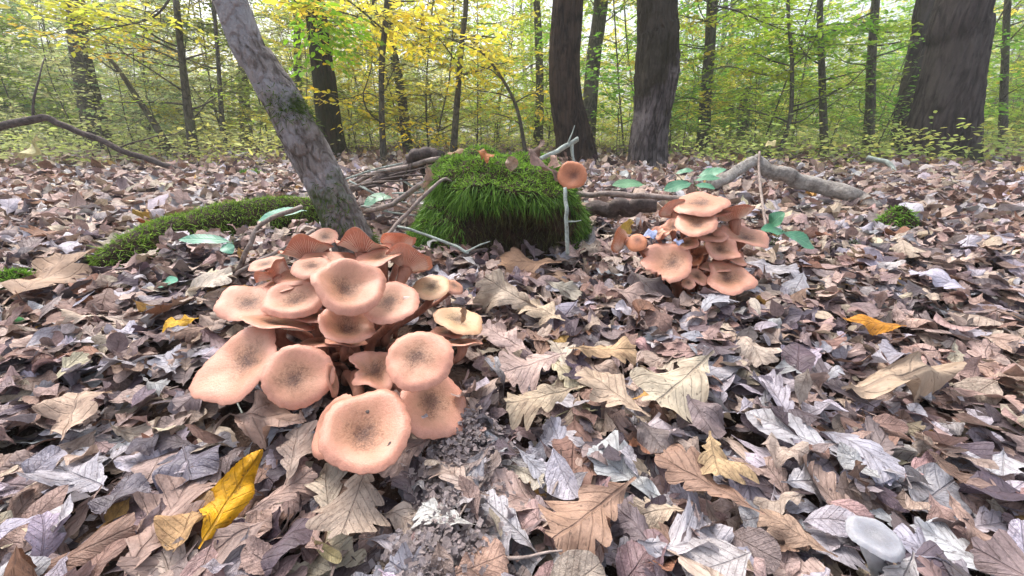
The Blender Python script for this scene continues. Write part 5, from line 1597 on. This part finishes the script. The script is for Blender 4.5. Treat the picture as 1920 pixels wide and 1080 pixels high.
for b in near:
    n = len(b['V']); m = mask[off:off + n]; off += n
    keep.append(~m)
    for j in np.where(m)[0]:
        V = b['V'][j]
        uv = b['uv'].copy(); uv[:, 2] = b['sv'][j]
        kind = b['kind']
        curl = 'tightly curled' if abs(b['k2'][j]) > 3.2 else ('with drooping edges' if b['k2'][j] < -0.9 else ('with upturned edges' if b['k2'][j] > .9 else 'lying flat'))
        cn = PAL[b['cls'][j]][0]
        shape = 'lobed oak leaf' if kind == 'oak' else 'oval leaf'
        near_what = leaf_place(V.mean(0))
        big = 'large ' if b['L'][j] > .095 else ('small ' if b['L'][j] < .068 else '')
        lab = '%s%s %s %s %s' % (big, cn, shape, curl, near_what)
        o = mesh('oak_leaf' if kind == 'oak' else 'fallen_leaf', V, b['F'], M_LIT, col=b['col'][j], uv=uv, loc=V.mean(0))
        tag(o, lab, 'leaf', '%s%s %s %s %s' % (big, cn, shape.replace('leaf', 'leaves'), curl, near_what))
o = join_batches('leaf_litter', near, keep); tag(o, 'loose layers of smaller dead leaves covering the near forest floor', 'leaf litter')
o = join_batches('leaf_litter', bits); tag(o, 'small broken pieces of dead leaves strewn between the larger leaves', 'leaf litter')
o = join_batches('leaf_litter', beside); tag(o, 'leaf litter spreading outwards beside the mushroom clumps', 'leaf litter')
o = join_batches('leaf_litter', mid); tag(o, 'brown leaf litter spread behind the stump and the logs', 'leaf litter')
o = join_batches('leaf_litter', far); tag(o, 'far brown leaf litter running under the thicket', 'leaf litter')

# crumbs of leaf and rotten wood between the leaves
def crumbs():
    n = 9000
    P = scatter_positions(n, 0.12, 1.3)
    m = 5000                                    # pale crumbled wood strip under the clump
    t = rng.random(m)
    strip = np.stack([-0.085 + 0.03 * t + rng.normal(0, .026, m), 0.14 + .30 * t], 1)
    P = np.concatenate([P, strip]); n = len(P)
    T = np.array([[-.5, -.35, 0], [.5, -.4, .1], [.55, .3, -.05], [-.4, .45, .12]])
    s = rng.uniform(.003, .011, n); s[-m:] = rng.uniform(.0015, .008, m)
    R = rot_mats(rng.random(n) * 6.28, rng.normal(0, .5, n), rng.normal(0, .5, n))
    V = np.einsum('nij,vj->nvi', R, T) * s[:, None, None]
    z = gz(P[:, 0], P[:, 1]) + .004 + rng.random(n) * .02
    z[-m:] += .02
    V += np.stack([P[:, 0], P[:, 1], z], 1)[:, None]
    cls = rng.choice(len(PAL), n, p=PALW)
    c = PALC[cls]
    c[-m:] = c[-m:] * .35 + srgb(214, 202, 204) * .75 * rng.uniform(.6, 1.2, (m, 1))
    col = np.concatenate([c, np.full((n, 1), .4)], 1)
    F = np.arange(n * 4).reshape(n, 4)
    uv = np.stack([rng.random(n * 4), .2 + rng.random(n * 4) * .2, rng.random(n * 4)], 1)
    o = mesh('litter_crumbs', V.reshape(-1, 3), F, M_LIT, col=np.repeat(col, 4, 0), uv=uv, smooth=False)
    o['kind'] = 'stuff'
    tag(o, 'pale crumbs of rotten wood and broken leaves between the leaves', 'litter')
crumbs()

# ------------------------------------------------------------------ milky air between the trees
def build_haze():
    x0, x1, y0, y1, z0, z1 = -190, 190, -12, 195, -2.0, 19.0
    V = np.array([[x, y, z] for x in (x0, x1) for y in (y0, y1) for z in (z0, z1)], float)
    F = np.array([[0, 1, 3, 2], [4, 6, 7, 5], [0, 4, 5, 1], [2, 3, 7, 6], [0, 2, 6, 4], [1, 5, 7, 3]])
    m = bpy.data.materials.new('milky_air'); m.use_nodes = True
    n = m.node_tree.nodes
    n.remove(n['Principled BSDF'])
    v = n.new('ShaderNodeVolumePrincipled')
    v.inputs['Color'].default_value = (0.97, 0.99, 0.96, 1)
    v.inputs['Density'].default_value = HAZE
    m.node_tree.links.new(v.outputs[0], n['Material Output'].inputs['Volume'])
    o = mesh('haze', V, F, m, smooth=False)
    o['kind'] = 'stuff'
    tag(o, 'thin milky haze hanging in the wood', 'haze')
HAZE = 0.006
build_haze()
